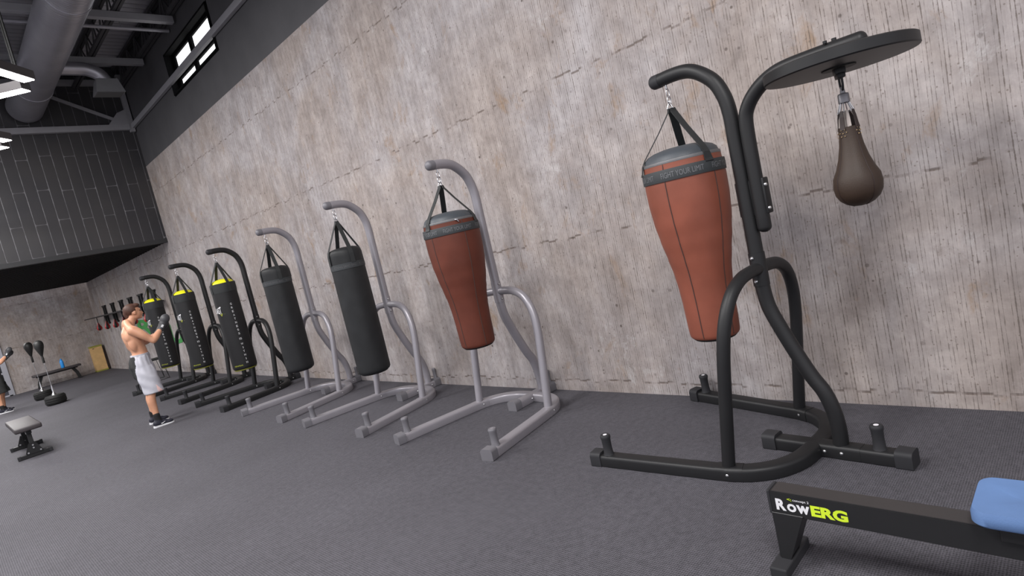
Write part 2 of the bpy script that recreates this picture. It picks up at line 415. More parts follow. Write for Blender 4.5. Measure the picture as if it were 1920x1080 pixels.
def text_bm(s, size, offset=0., spacing=1., xs=1., extrude=0.):
    cu = bpy.data.curves.new('t', 'FONT'); cu.body = s; cu.size = size; cu.offset = offset; cu.space_character = spacing
    cu.align_x = 'CENTER'; cu.align_y = 'CENTER'; cu.resolution_u = 3; cu.extrude = extrude
    o = bpy.data.objects.new('t', cu); COL.objects.link(o)
    bpy.context.view_layer.update()
    me = bpy.data.meshes.new_from_object(o.evaluated_get(bpy.context.evaluated_depsgraph_get()))
    bm = bmesh.new(); bm.from_mesh(me)
    for v in bm.verts: v.co.x *= xs
    bpy.data.objects.remove(o); bpy.data.curves.remove(cu); bpy.data.meshes.remove(me)
    return bm
def merge(dst, src, f=None):
    mp = {}
    for v in src.verts: mp[v] = dst.verts.new(f(v.co) if f else v.co)
    for fc in src.faces:
        try:
            g = dst.faces.new([mp[v] for v in fc.verts]); g.material_index = fc.material_index
        except ValueError: pass
    src.free()
def fit(bm, w, h):
    xs_ = [v.co.x for v in bm.verts]; ys_ = [v.co.y for v in bm.verts]
    cx, cy = (min(xs_) + max(xs_)) / 2, (min(ys_) + max(ys_)) / 2
    kx, ky = w / (max(xs_) - min(xs_)), h / (max(ys_) - min(ys_))
    for v in bm.verts: v.co.x = (v.co.x - cx) * kx; v.co.y = (v.co.y - cy) * ky
    return bm
def wrap(s, size, R, phi, z, off=.002, dst=None, spacing=1., xs=1., boff=0., warp=None, wh=None):
    """text wrapped on a vertical cylinder of radius R (or function of z), centred at azimuth phi"""
    t = text_bm(s, size, boff, spacing, xs)
    if wh: fit(t, *wh)
    bmesh.ops.triangulate(t, faces=t.faces)
    bmesh.ops.subdivide_edges(t, edges=[e for e in t.edges if e.calc_length() > .012], cuts=2)
    bmesh.ops.triangulate(t, faces=t.faces)
    bm = dst if dst is not None else bmesh.new()
    def f(co):
        x, y = co.x, co.y
        if warp: y = warp(x, y)
        r = (R(z + y) if callable(R) else R) + off
        a = phi + x / r
        return Vector((r * math.cos(a), r * math.sin(a), z + y))
    merge(bm, t, f); return bm

# ------------------------------------------------------------------ setting
X0, Y0 = -7.0, -5.0
def struct(name, bm, m, smooth=False):
    o = link(name, bm, m, smooth=smooth); o['kind'] = 'structure'; return o
def slab(a, b_):
    bm = bmesh.new(); box(bm, [(p + q) / 2 for p, q in zip(a, b_)], [abs(q - p) for p, q in zip(a, b_)]); return bm
struct('floor', slab((X0, Y0, -.1), (XW + .3, YF + 5, 0)), 'floor')
struct('wall_right', slab((XW, Y0, -.1), (XW + .3, YF + .3, 4.67)), 'concrete')
# upper painted part of the long wall, with the window opening
WZ0, WZ1, WY0, WY1 = 5.30, 6.02, 9.32, 11.57
bm = bmesh.new()
for a, b_ in (((XW, Y0, 4.67), (XW + .3, YF + .3, WZ0)), ((XW, Y0, WZ1), (XW + .3, YF + .3, ZC)), ((XW, Y0, WZ0), (XW + .3, WY0, WZ1)), ((XW, WY1, WZ0), (XW + .3, YF + .3, WZ1))):
    box(bm, [(p + q) / 2 for p, q in zip(a, b_)], [abs(q - p) for p, q in zip(a, b_)])
struct('wall_right_upper', bm, 'paint')
# far wall with door opening X -.1..1.5
bm = bmesh.new()
for a, b_ in (((1.50, YF, -.1), (XW, YF + .3, ZC)), ((X0, YF, -.1), (-.9, YF + .3, ZC)), ((-.9, YF, 2.3), (1.50, YF + .3, ZC))):
    box(bm, [(p + q) / 2 for p, q in zip(a, b_)], [abs(q - p) for p, q in zip(a, b_)])
struct('wall_far', bm, 'concrete_far')
struct('wall_corridor', slab((X0, YF + 4.5, -.1), (XW, YF + 4.8, 3.)), 'paint')
# raised dark tiled block above the far bay
struct('wall_block', slab((X0, YM, 3.09), (XW, YM + .25, ZC + .05)), 'tiles')
struct('trim_1', slab((X0, YM - .012, 3.0), (XW, YM + .12, 3.09)), mat('edge_trim_dark', (.022, .022, .024), .5))
bm = bmesh.new()
box(bm, ((X0 + XW) / 2, (YM + .12 + 24.1) / 2, 3.09), (XW - X0, 24.1 - YM - .12, .06))
y = YM + .35
while y < 24.0:
    box(bm, ((X0 + XW) / 2, y, 3.04), (XW - X0, .075, .06), .006); y += .24
struct('ceiling_soffit', bm, 'soffit')
# ribbed roof deck (real ribs running across the hall)
bm = bmesh.new()
ys = Y0; prof = []
while ys < YM + .2:
    prof += [(ys, ZC), (ys + .05, ZC + .05), (ys + .09, ZC + .05), (ys + .14, ZC)]; ys += .17
va = [bm.verts.new((X0, a, b_)) for a, b_ in prof]; vb = [bm.verts.new((XW + .2, a, b_)) for a, b_ in prof]
for i in range(len(prof) - 1): bm.faces.new((va[i], va[i + 1], vb[i + 1], vb[i]))
struct('ceiling', bm, 'deck')

# window 1
w = empty('window_1', (XW, (WY0 + WY1) / 2, WZ0)); w['kind'] = 'structure'
cy = (WY0 + WY1) / 2
bm = bmesh.new()
GX = .14
hy = (WY1 - WY0) / 2; hz = WZ1 - WZ0
for (c, s) in (((.02, 0, hz - .012), (.10, hy * 2, .03)), ((.02, 0, .012), (.10, hy * 2, .03)), ((.02, -hy + .015, hz / 2), (.10, .03, hz)), ((.02, hy - .015, hz / 2), (.10, .03, hz)),
               ((GX, 0, hz - .03), (.06, hy * 2, .06)), ((GX, 0, .02), (.06, hy * 2, .04)), ((GX, -hy + .03, hz / 2), (.06, .06, hz)), ((GX, hy - .06, hz / 2), (.06, .12, hz)),
               ((GX, .13, hz / 2), (.08, .13, hz)), ((GX, 0, .29), (.07, hy * 2, .07))):
    box(bm, c, s, .004)
for (c, s) in (((.085, 0, hz - .004), (.17, hy * 2, .006)), ((.085, 0, .004), (.17, hy * 2, .006)), ((.085, -hy + .004, hz / 2), (.17, .006, hz)), ((.085, hy - .004, hz / 2), (.17, .006, hz)), ((-.003, 0, hz), (.008, hy * 2 + .04, .03)), ((-.003, 0, 0), (.008, hy * 2 + .04, .03)), ((-.003, -hy, hz / 2), (.008, .03, hz)), ((-.003, hy, hz / 2), (.008, .03, hz))): box(bm, c, s)
link('window_frame', bm, 'frame', w)
for (a, b_) in ((-hy + .06, .065), (.195, hy - .12)):
    for (z0, z1) in ((.04, .255), (.325, hz - .06)):
        link('window_pane', B((GX + .01, (a + b_) / 2, (z0 + z1) / 2), (.012, b_ - a, z1 - z0)), 'glow', w)

# pipe on the wall, beams of the block front
tag(link('wall_rail', B((XW - .045, (YM + Y0) / 2, 5.53), (.06, YM - Y0 - .1, .10), .004), 'steel_grey'), 'long grey steel channel along the dark upper wall crossing the window', 'beam')
bt = empty('braced_steel_frame', (0, YM - .06, 5.46)); tag(bt, 'grey steel frame with diagonal brace and corner plate before the dark tiled block', 'beam')
link('lower_beam', B(((X0 + XW) / 2 - .05, 0, .05), (XW - X0 - .1, .10, .115), .004), 'steel_grey', bt)
link('upper_beam', B(((X0 + XW) / 2 - .05, 0, .98), (XW - X0 - .1, .10, .11), .004), 'steel_grey', bt)
link('corner_post', B((XW - .07, 0, .55), (.09, .10, 1.2), .004), 'steel_grey', bt)
d = Vector((2.72 - 3.98, 0, 6.18 - 5.46 - .10)); L = d.length
link('diagonal_brace', B(((2.72 + 3.98) / 2, 0, (.10 + .72) / 2), (L, .05, .06), .003, Matrix.Rotation(-math.atan2(d.z, d.x), 3, 'Y')), 'steel_grey', bt)
bm = bmesh.new()
pl = [(3.60, .10), (3.98, .10), (3.98, .42), (3.80, .34)]
a = [bm.verts.new((x, -.06, z)) for x, z in pl]; b2 = [bm.verts.new((x, -.045, z)) for x, z in pl]
bm.faces.new(a); bm.faces.new(b2[::-1])
for i in range(4): bm.faces.new((a[i], a[(i + 1) % 4], b2[(i + 1) % 4], b2[i]))
link('gusset_plate', bm, 'steel_grey', bt)

# roof joists along the hall
def joist():
    r = empty('roof_joist')
    zt, zb = ZC - .05, 6.36
    for nm, z in (('top_chord', zt), ('bottom_chord', zb)):
        bm = bmesh.new()
        box(bm, (-.03, (YM + Y0) / 2, z), (.045, YM - Y0 - .1, .05)); box(bm, (.03, (YM + Y0) / 2, z), (.045, YM - Y0 - .1, .05))
        link(nm, bm, 'steel_dark', r)
    bm = bmesh.new(); y = YM - .3; k = 0
    while y > Y0 + .8:
        cyl(bm, (0, y, zb), (0, y - .30, zt), .016, n=6); cyl(bm, (0, y - .30, zt), (0, y - .60, zb), .016, n=6)
        if True: cyl(bm, (0, y - .30, zb), (0, y - .30, zt), .012, n=6)
        y -= .60
    link('web_bars', bm, 'steel_dark', r); return r
j0 = joist(); jl = ['nearest the window wall', 'second from the window wall', 'just beside the round duct', 'on the far side of the round duct', 'farthest from the window wall']
for i, x in enumerate((4.0, 3.22, 2.44, 1.66, .88)):
    j = j0 if i == 0 else copy_tree(j0); j.location = (x, 0, 0)
    tag(j, 'dark open web steel roof joist, ' + jl[i], 'roof joist', 'steel roof joists')
for i, (y, z, sz, lb) in enumerate(((10.65, 6.27, .11, 'grey steel cross beam under the joists above the window'), (12.62, 6.27, .11, 'grey steel cross beam under the joists behind the branch duct'), (8.4, 6.27, .11, 'grey steel cross beam under the joists on the camera side of the window'))):
    tag(link('cross_beam', B(((X0 + XW) / 2 - .02, y, z), (XW - X0 - .06, sz, sz), .004), 'steel_grey'), lb, 'beam', 'grey cross beams')
cp = empty('sprinkler_pipe', (0, 11.02, 6.24)); tag(cp, 'thin pale pipe hung on rods across the ceiling beside the duct', 'pipe')
bm = bmesh.new(); cyl(bm, (X0, 0, 0), (XW - .02, 0, 0), .028, n=12); link('pipe', bm, mat('pipe_pale', (.32, .31, .34), .4, .3), cp, True)
for x in (-1.2, 1.0, 3.35):
    bm = bmesh.new(); cyl(bm, (x, 0, .02), (x, 0, ZC - 6.24), .007, n=6); link('hanger_rod', bm, 'steel_grey', cp)

# ducts
DX, DZ, DR = 2.30, 5.94, .29
dt = empty('round_duct', (DX, 0, DZ)); tag(dt, 'large ribbed silver spiral duct running the length of the ceiling', 'duct')
bm = bmesh.new(); cyl(bm, (0, Y0, 0), (0, YM - .12, 0), DR, n=48); link('duct_body', bm, 'duct', dt, True)
for y in (13.0, 9.3, 6.2, 3.1):
    bm = bmesh.new(); cyl(bm, (0, y - .03, 0), (0, y + .03, 0), DR + .008, n=48); link('duct_collar', bm, 'duct', dt, True)
br = empty('branch_duct', (0, 12.5, 6.08)); tag(br, 'short round branch duct bending down to a square air outlet', 'duct')
bm = tube(catmull([(DX + .24, 0, 0), (2.9, 0, 0), (3.05, 0, -.01), (3.22, 0, -.09), (3.30, 0, -.22)], 3), .115, 20); link('branch_pipe', bm, 'duct', br, True)
link('branch_pipe', tube([(DX - 2.2, 0, 0), (DX - .24, 0, 0)], .115, 20), 'duct', br, True)
bm = bmesh.new(); v = box(bm, (3.30, 0, -.33), (.46, .34, .25))
for q in v:
    if q.co.z > -.25: q.co.x = 3.30 + (q.co.x - 3.30) * .72; q.co.y *= .75
link('outlet_box', bm, 'vent', br)
link('outlet_grille', B((3.30, 0, -.458), (.42, .30, .01)), mat('outlet_underside', (.10, .10, .10), .6), br)

# pendant lamps: hexagon rings of light bars
def pendant():
    r = empty('pendant_light'); a_, b_ = .15, .84
    tips = [(b_, -a_), (b_, a_), (a_, b_), (-a_, b_), (-b_, a_), (-b_, -a_), (-a_, -b_), (a_, -b_)]
    V = [Vector((x, y, 0)) for x, y in tips]
    for k in range(8):
        p, q = V[k], V[(k + 1) % 8]; c = (p + q) / 2; an = math.atan2(q.y - p.y, q.x - p.x); rt = Matrix.Rotation(an, 3, 'Z')
        if k % 2:
            o = link('light_bar', B(c + Vector((0, 0, .05)), ((q - p).length, .150, .10), .004, rt), 'lamp', r)
            link('diffuser', B(c + Vector((0, 0, -.004)), ((q - p).length - .02, .125, .010), .002, rt), 'led', o)
        else: link('corner_link', B(c + Vector((-.03 if k == 0 else (.03 if k == 4 else 0), -.03 if k == 2 else (.03 if k == 6 else 0), .07)), ((q - p).length, .03, .04), .004, rt), 'lamp', r)
    for k in (7, 0, 1, 2, 3, 4, 5, 6):
        m_ = V[k] * (.93 if k % 2 else .90)
        bm = bmesh.new(); cyl(bm, (m_.x, m_.y, .06), (m_.x, m_.y, ZC - 4.5), .012, n=6); link('suspension_wire', bm, 'soffit', r)
    return r
p0 = pendant(); p0.location = (.645, 8.62, 4.5); tag(p0, 'cut-corner square pendant lamp glowing white beside the round duct', 'ceiling lamp', 'square pendant lamps')
p1 = copy_tree(p0); p1.location = (.60, 11.0, 4.44); tag(p1, 'glowing pendant lamp tip before the dark tiled block', 'ceiling lamp', 'square pendant lamps')

# door in the far wall
dr = empty('door_1', (.3, YF, 0)); dr['kind'] = 'structure'
bm = bmesh.new()
for c, s in (((1.13, -.02, 1.15), (.14, .10, 2.3)), ((-1.13, -.02, 1.15), (.14, .10, 2.3)), ((0, -.02, 2.26), (2.4, .10, .10)), ((0, -.02, .02), (2.3, .10, .04)), ((0, 0, 1.15), (.09, .07, 2.2)), ((0, 0, .74), (2.2, .05, .05))): box(bm, c, s, .005)
link('door_frame', bm, 'doorframe', dr)
for x in (-.55, .55): link('door_glass', B((x, .01, 1.15), (1.02, .012, 2.15)), 'glass', dr)

# ------------------------------------------------------------------ punch bag racks
def rack(body, cap, speed=False):
    """local axes: x from the feet to the rear, y across, z up"""
    r = empty('bag_stand')
    H2 = .075
    prof = rrect(.094, H2, .021, 4, True)
    half = [(.10, .596), (.5, .533), (.90, .468), (.99, .45), (1.09, .405), (1.18, .32), (1.235, .20), (1.25, .08)]
    pts = [(x, y, H2 / 2) for x, y in half] + [(x, -y, H2 / 2) for x, y in half[::-1]]
    bm = bmesh.new(); sweep(bm, catmull(pts, 5), prof, up=(0, 0, 1)); base = link('base_tube', bm, body, r, True)
    bm = bmesh.new(); sweep(bm, [(1.0, 0, .038), (1.72, 0, .038)], prof, up=(0, 0, 1)); bar = link('rear_bar', bm, body, r, True)
    # end caps (sleeves)
    capp = rrect(.108, .090, .026, 5, True)
    for sy in (1, -1):
        d_ = Vector((.4, -.075 * sy, 0)).normalized(); a = Vector((.068, .600 * sy, .046))
        bm = bmesh.new(); sweep(bm, [a, a + d_ * .075], capp, up=(0, 0, 1)); link('foot_cap', bm, cap, r, True)
    for x0 in (.955, 1.665):
        bm = bmesh.new(); sweep(bm, [(x0, 0, .046), (x0 + .08, 0, .046)], capp, up=(0, 0, 1)); link('foot_cap', bm, cap, r, True)
    # joint sleeves seen as fine lines
    bm = bmesh.new(); sweep(bm, [(1.28, 0, .0385), (1.50, 0, .0385)], rrect(.096, .077, .022, 4, True), up=(0, 0, 1)); link('joint_sleeve', bm, body, r, True)
    for sy in (1, -1):
        bm = bmesh.new(); P = [Vector((.90, .468 * sy, .0385)), Vector((.97, .4545 * sy, .0385)), Vector((1.04, .43 * sy, .0385))]
        sweep(bm, P, rrect(.096, .077, .022, 4, True), up=(0, 0, 1)); link('joint_sleeve', bm, body, r, True)
    # hoop
    hx = lambda z: .965 + .145 * (z - .075)
    hp = [(.45, .06), (.447, .3), (.443, .6), (.437, .72), (.42, .84), (.38, .945), (.315, 1.03), (.22, 1.082), (.12, 1.098), (.0, 1.10)]
    pts = [(hx(z), y, z) for y, z in hp] + [(hx(z), -y, z) for y, z in hp[-2::-1]]
    link('hoop', tube(catmull(pts, 4), .036, 18), body, r, True)
    # post
    pp = [(1.39, .06), (1.394, .15), (1.384, .26), (1.352, .37), (1.296, .465), (1.228, .61), (1.165, .76), (1.126, .87), (1.112, .98), (1.110, 1.075), (1.110, 1.3), (1.110, 1.6), (1.110, 1.85), (1.111, 1.95), (1.105, 2.03), (1.090, 2.096), (1.058, 2.17), (1.006, 2.228), (.938, 2.276), (.872, 2.297), (.785, 2.303), (.70, 2.300)]
    post = link('post', tube(catmull([(x, 0, z) for x, z in pp], 4), .041, 20, (False, False)), body, r, True)
    link('arm_cap', tube([(.715, 0, 2.3005), (.672, 0, 2.300)], .0425, 20, (False, True)), cap, r, True)
    bm = bmesh.new()
    sweep(bm, [(1.110, 0, 1.0), (1.110, 0, 1.19)], [(a * .0450, b_ * .0450) for a, b_ in circ(1, 20)]); link('post_sleeve', bm, body, r, True)
    # hook eye under the arm
    bm = bmesh.new(); cyl(bm, (.745, 0, 2.265), (.745, 0, 2.235), .006, n=8); link('hook_eye', bm, 'chrome', r, True)
    # bolts
    def bolt(p, dirv):
        bm = bmesh.new(); p = Vector(p); dv = Vector(dirv).normalized()
        sweep(bm, [p, p + dv * .006, p + dv * .010], circ(.0105, 12), scale=[1, .9, .45]); link('bolt', bm, 'bolt', r, True)
    for sy in (1, -1):
        bolt((.975, .453 * sy - .0435, .038), (0, -1, 0)); bolt((.975, .453 * sy + .0435, .038), (0, 1, 0))
        bolt((1.19, .044 * sy, .038), (0, sy, 0)); bolt((1.315, .044 * sy, .038), (0, sy, 0)); bolt((1.405, .044 * sy, .038), (0, sy, 0))
        bolt((1.103, .0445 * sy, 1.165), (-.12, sy, 0)); bolt((1.103, .0445 * sy, 1.03), (-.12, sy, 0))
    # weight pegs
    pegs = [(.19, .585), (.19, -.585), (1.585, 0)]
    for x, y in pegs:
        bm = bmesh.new()
        lathe(bm, [(.014, .208), (.028, .208), (.033, .201), (.0335, .190), (.030, .178), (.0285, .13), (.031, .085), (.036, .074)], 18, (x, y))
        pg = link('weight_peg', bm, cap, r, True)
        bm = bmesh.new(); lathe(bm, [(.013, .2085), (.013, .204)], 14, (x, y)); link('peg_plug', bm, 'peg_top' if body == 'black' else 'silver', pg, True)
    if speed:
        sp = [(1.187, 1.33), (1.187, 1.6), (1.188, 1.82), (1.194, 1.93), (1.214, 1.985), (1.256, 2.038), (1.315, 2.082), (1.385, 2.112), (1.46, 2.124), (1.6, 2.127), (1.80, 2.126)]
        link('platform_arm', tube(catmull([(x, 0, z) for x, z in sp], 4), .0385, 20, (True, True)), body, r, True)
        bm = bmesh.new(); box(bm, (1.148, .016, 1.50), (.172, .06, .20), .008); link('clamp', bm, body, r, True)
        for z in (1.43, 1.56): bolt((1.234, .0, z), (1, -.25, 0))
        bm = bmesh.new(); lathe(bm, [(.325, 2.091), (.333, 2.086), (.334, 2.042), (.328, 2.036)], 64, (1.69, 0)); link('platform', bm, body, r, True)
        bm = bmesh.new(); lathe(bm, [(.075, 2.038), (.075, 2.030)], 32, (1.69, 0)); link('platform_plate', bm, 'soffit', r, True)
        bm = bmesh.new(); cyl(bm, (1.66, -.03, 2.172), (1.66, -.03, 2.16), .01, n=8); cyl(bm, (1.69, 0, 2.16), (1.69, 0, 2.175), .012, n=8); link('bolt', bm, body, r, True)
    return r

RA = rad(-90 - 5.4)    # near rack: local x points to (-sin5.4, -cos5.4)
NEAR = (3.44534, 2.52385)
near = rack('black', 'blackcap', True); near.location = (*NEAR, 0); near.rotation_euler.z = RA
tag(near, 'black tubular boxing stand with round speed ball platform, nearest of the row', 'bag stand', 'free standing bag stands')
XO = 2.555
grey = rack('silver', 'silvercap')
GY = [3.957, 5.80, 7.65]; BY = [9.61, 11.64, 13.71]
gl = ['silver tubular boxing stand holding the rust red tapered bag', 'silver tubular boxing stand holding the black bag beside the rust red bag', 'silver tubular boxing stand next to the black stands with yellow topped bags']
# the rear bar of the wall-side stands stops at the wall
for c in children(grey):
    if c.name.startswith('rear_bar'):
        for v in c.data.vertices:
            if v.co.x > 1.5: v.co.x = 1.45
rm = []
for c in children(grey):
    if c.name.startswith('foot_cap'):
        xs = [v.co.x for v in c.data.vertices]
        if min(xs) > 1.5:
            for v in c.data.vertices: v.co.x -= .215
    if c.name.startswith('weight_peg'):
        xs = [v.co.x for v in c.data.vertices]
        if min(xs) > 1.3:
            for ob in [c] + children(c):
                for v in ob.data.vertices: v.co.x = 1.505 + (v.co.x - 1.585) * .62; v.co.y *= .75
    if c.name.startswith('joint_sleeve'):
        for v in c.data.vertices:
            if v.co.x > 1.46: v.co.x = 1.44
for i, y in enumerate(GY):
    g = grey if i == 0 else copy_tree(grey); g.location = (XO, y, 0)
    tag(g, gl[i], 'bag stand', 'free standing bag stands')
def recolour(o, frm, to, seen):
    for c in children(o):
        if c.type == 'MESH':
            if c.data not in seen:
                n = c.data.copy(); seen[c.data] = n
                for k, m_ in enumerate(n.materials):
                    if m_.name in to: n.materials[k] = to[m_.name]
            c.data = seen[c.data]
        recolour(c, frm, to, seen)
bl = ['black tubular boxing stand beside the silver ones, first of the yellow topped bags', 'black tubular boxing stand in the middle of the three yellow topped bags', 'black tubular boxing stand behind the shirtless boxer']
bs = copy_tree(grey)
recolour(bs, None, {'silver_powder_coat': M['black'], 'grey_cap': M['blackcap']}, {})
for i, y in enumerate(BY):
    g = bs if i == 0 else copy_tree(bs); g.location = (XO, y, 0)
    tag(g, bl[i], 'bag stand', 'free standing bag stands')

# ------------------------------------------------------------------ bags
def ribbon(az, prof, w, t=.004):
    """flat webbing in the vertical plane at azimuth az. prof: (r, z, width factor)"""
    bm = bmesh.new(); ca, sa = math.cos(az), math.sin(az); rings = []
    P = [Vector((r * ca, r * sa, z)) for r, z, k in prof]
    tang = Vector((-sa, ca, 0))
    for i, p in enumerate(P):
        d_ = (P[min(i + 1, len(P) - 1)] - P[max(i - 1, 0)]).normalized(); nn = d_.cross(tang).normalized()
        hw = w / 2 * prof[i][2]
        rings.append([bm.verts.new(p + tang * a * hw + nn * b_ * t / 2) for a, b_ in ((-1, -1), (1, -1), (1, 1), (-1, 1))])
    for a, b_ in zip(rings, rings[1:]):
        for j in range(4): bm.faces.new((a[j], a[(j + 1) % 4], b_[(j + 1) % 4], b_[j]))
    bm.faces.new(rings[0]); bm.faces.new(rings[-1][::-1]); return bm
def ring_bm(bm, c, R_, r_, rot):
    pts = [Vector(c) + rot @ Vector((R_ * math.cos(2 * PI * k / 16) * .6, R_ * math.sin(2 * PI * k / 16), 0)) for k in range(17)]
    sweep(bm, pts, circ(r_, 6), cap=False)
def hanger(root, ztop, zapex):
    """snap hook between the stand and the straps"""
    zt = 2.240; n = zt - ztop
    bm = bmesh.new(); q = Matrix.Rotation(PI / 2, 3, 'X')
    L_ = (zt - zapex) / 2
    ring_bm(bm, (0, 0, zapex + L_ * 1.45), L_ * .58, .0032, q)
    q2 = Matrix.Rotation(PI / 2, 3, 'Y') @ Matrix.Rotation(PI / 2, 3, 'Z')
    ring_bm(bm, (0, 0, zapex + L_ * .5), L_ * .62, .0040, q)
    link('snap_hook', bm, 'chrome', root, True)
    bm = bmesh.new()
    for k in range(3):
        a = 2 * PI * k / 3; cyl(bm, (0, 0, zapex + .022), (.022 * math.cos(a), .022 * math.sin(a), zapex - .022), .0035, n=6)
        b2 = a + 2 * PI / 3; cyl(bm, (.022 * math.cos(a), .022 * math.sin(a), zapex - .022), (.022 * math.cos(b2), .022 * math.sin(b2), zapex - .022), .0035, n=6)
    link('strap_ring', bm, 'chrome', root, True)

def interp(tab, z):
    tab = sorted(tab)
    if z <= tab[0][0]: return tab[0][1]
    for (z0, r0), (z1, r1) in zip(tab, tab[1:]):
        if z <= z1:
            t = (z - z0) / (z1 - z0); t2 = t * t * (3 - 2 * t); return r0 + (r1 - r0) * (t * .5 + t2 * .5)
    return tab[-1][1]

def uppercut_bag(leather, azs, textphase, seam_phase, zipper):
    r = empty('uppercut_bag')
    tab = [(.70, .146), (.74, .152), (.80, .154), (.92, .1565), (1.02, .162), (1.12, .172), (1.22, .190), (1.34, .213), (1.46, .231), (1.58, .240), (1.68, .241), (1.74, .238), (1.80, .228)]
    Rz = lambda z: interp(tab, z)
    prof = [(.222, 1.806), (.230, 1.80)]
    z = 1.78
    while z > .745: prof.append((Rz(z), z)); z -= .03
    prof += [(.151, .732), (.148, .716), (.140, .706), (.126, .702)]
    bm = bmesh.new(); lathe(bm, prof, 64); body = link('bag_body', bm, leather, r, True)
    bm = bmesh.new(); lathe(bm, [(.132, .708), (.134, .700), (.125, .692), (.02, .691)], 48); link('bag_base', bm, 'soffit', r, True)
    bm = bmesh.new(); lathe(bm, [(.215, 1.822), (.2275, 1.818), (.2315, 1.808), (.2305, 1.800), (.22, 1.799)], 64); zp = link('zip_tape', bm, 'zip', r, True)
    if zipper:
        bm = bmesh.new(); a = textphase + rad(1); box(bm, (.238 * math.cos(a), .238 * math.sin(a), 1.805), (.014, .03, .012), .003, Matrix.Rotation(a, 3, 'Z')); cyl(bm, (.24 * math.cos(a), .24 * math.sin(a), 1.803), (.245 * math.cos(a + .06), .245 * math.sin(a + .06), 1.785), .004, n=8)
        link('zip_pull', bm, 'chrome', zp, True)
    bm = bmesh.new(); lathe(bm, [(.02, 1.892), (.10, 1.887), (.155, 1.877), (.192, 1.862), (.213, 1.843), (.2215, 1.82), (.218, 1.812)], 64); link('top_cap', bm, 'capgrey', r, True)
    # band
    bm = bmesh.new(); lathe(bm, [(.236, 1.768), (.2435, 1.768), (.2455, 1.765), (.2465, 1.702), (.2455, 1.699), (.239, 1.699)], 64); bd = link('band', bm, 'band', r, True)
    for k in range(5): link('band_lettering', wrap('FIGHT YOUR LIMIT', .047, .2465, textphase + 2 * PI * k / 5, 1.733, .001, wh=(.255, .032)), 'bandtext', bd)
    for k in range(5):
        a = seam_phase + 2 * PI * k / 5
        bm = bmesh.new(); pts = []; z = 1.80
        while z > .715: pts.append(Vector(((Rz(z) + .0005) * math.cos(a), (Rz(z) + .0005) * math.sin(a), z))); z -= .04
        sweep(bm, pts, circ(.0032, 6)); link('seam', bm, 'seam' , body, True)
    for a in azs:
        a = rad(a)
        link('strap', ribbon(a, [(.018, 2.122, .7), (.022, 2.10, 1), (.10, 1.992, 1), (.210, 1.855, 1), (.2335, 1.815, 1), (.240, 1.778, 1.25), (.2485, 1.76, 1.25)], .045), 'strap', r)
    hanger(r, 2.24, 2.145)
    return r
def local_az(world_az, rotz): return world_az - rotz
ux, uy = 3.3775 + .028 * math.sin(rad(5.4)), 1.807 - .028
nb = uppercut_bag('orange', (246, 20, 128), rad(206), rad(180), False)
nb.location = (ux - .001, uy + .002, 0)
tag(nb, 'brick red tapered uppercut bag hanging from the near black stand', 'punching bag', 'uppercut bags')
gb = uppercut_bag('orange2', (178, 58, 298), rad(244), rad(184), True)
HX = XO + .745
gb.location = (HX, GY[0], 0)
tag(gb, 'dark rust red tapered uppercut bag with zip pull on the first silver stand', 'punching bag', 'uppercut bags')

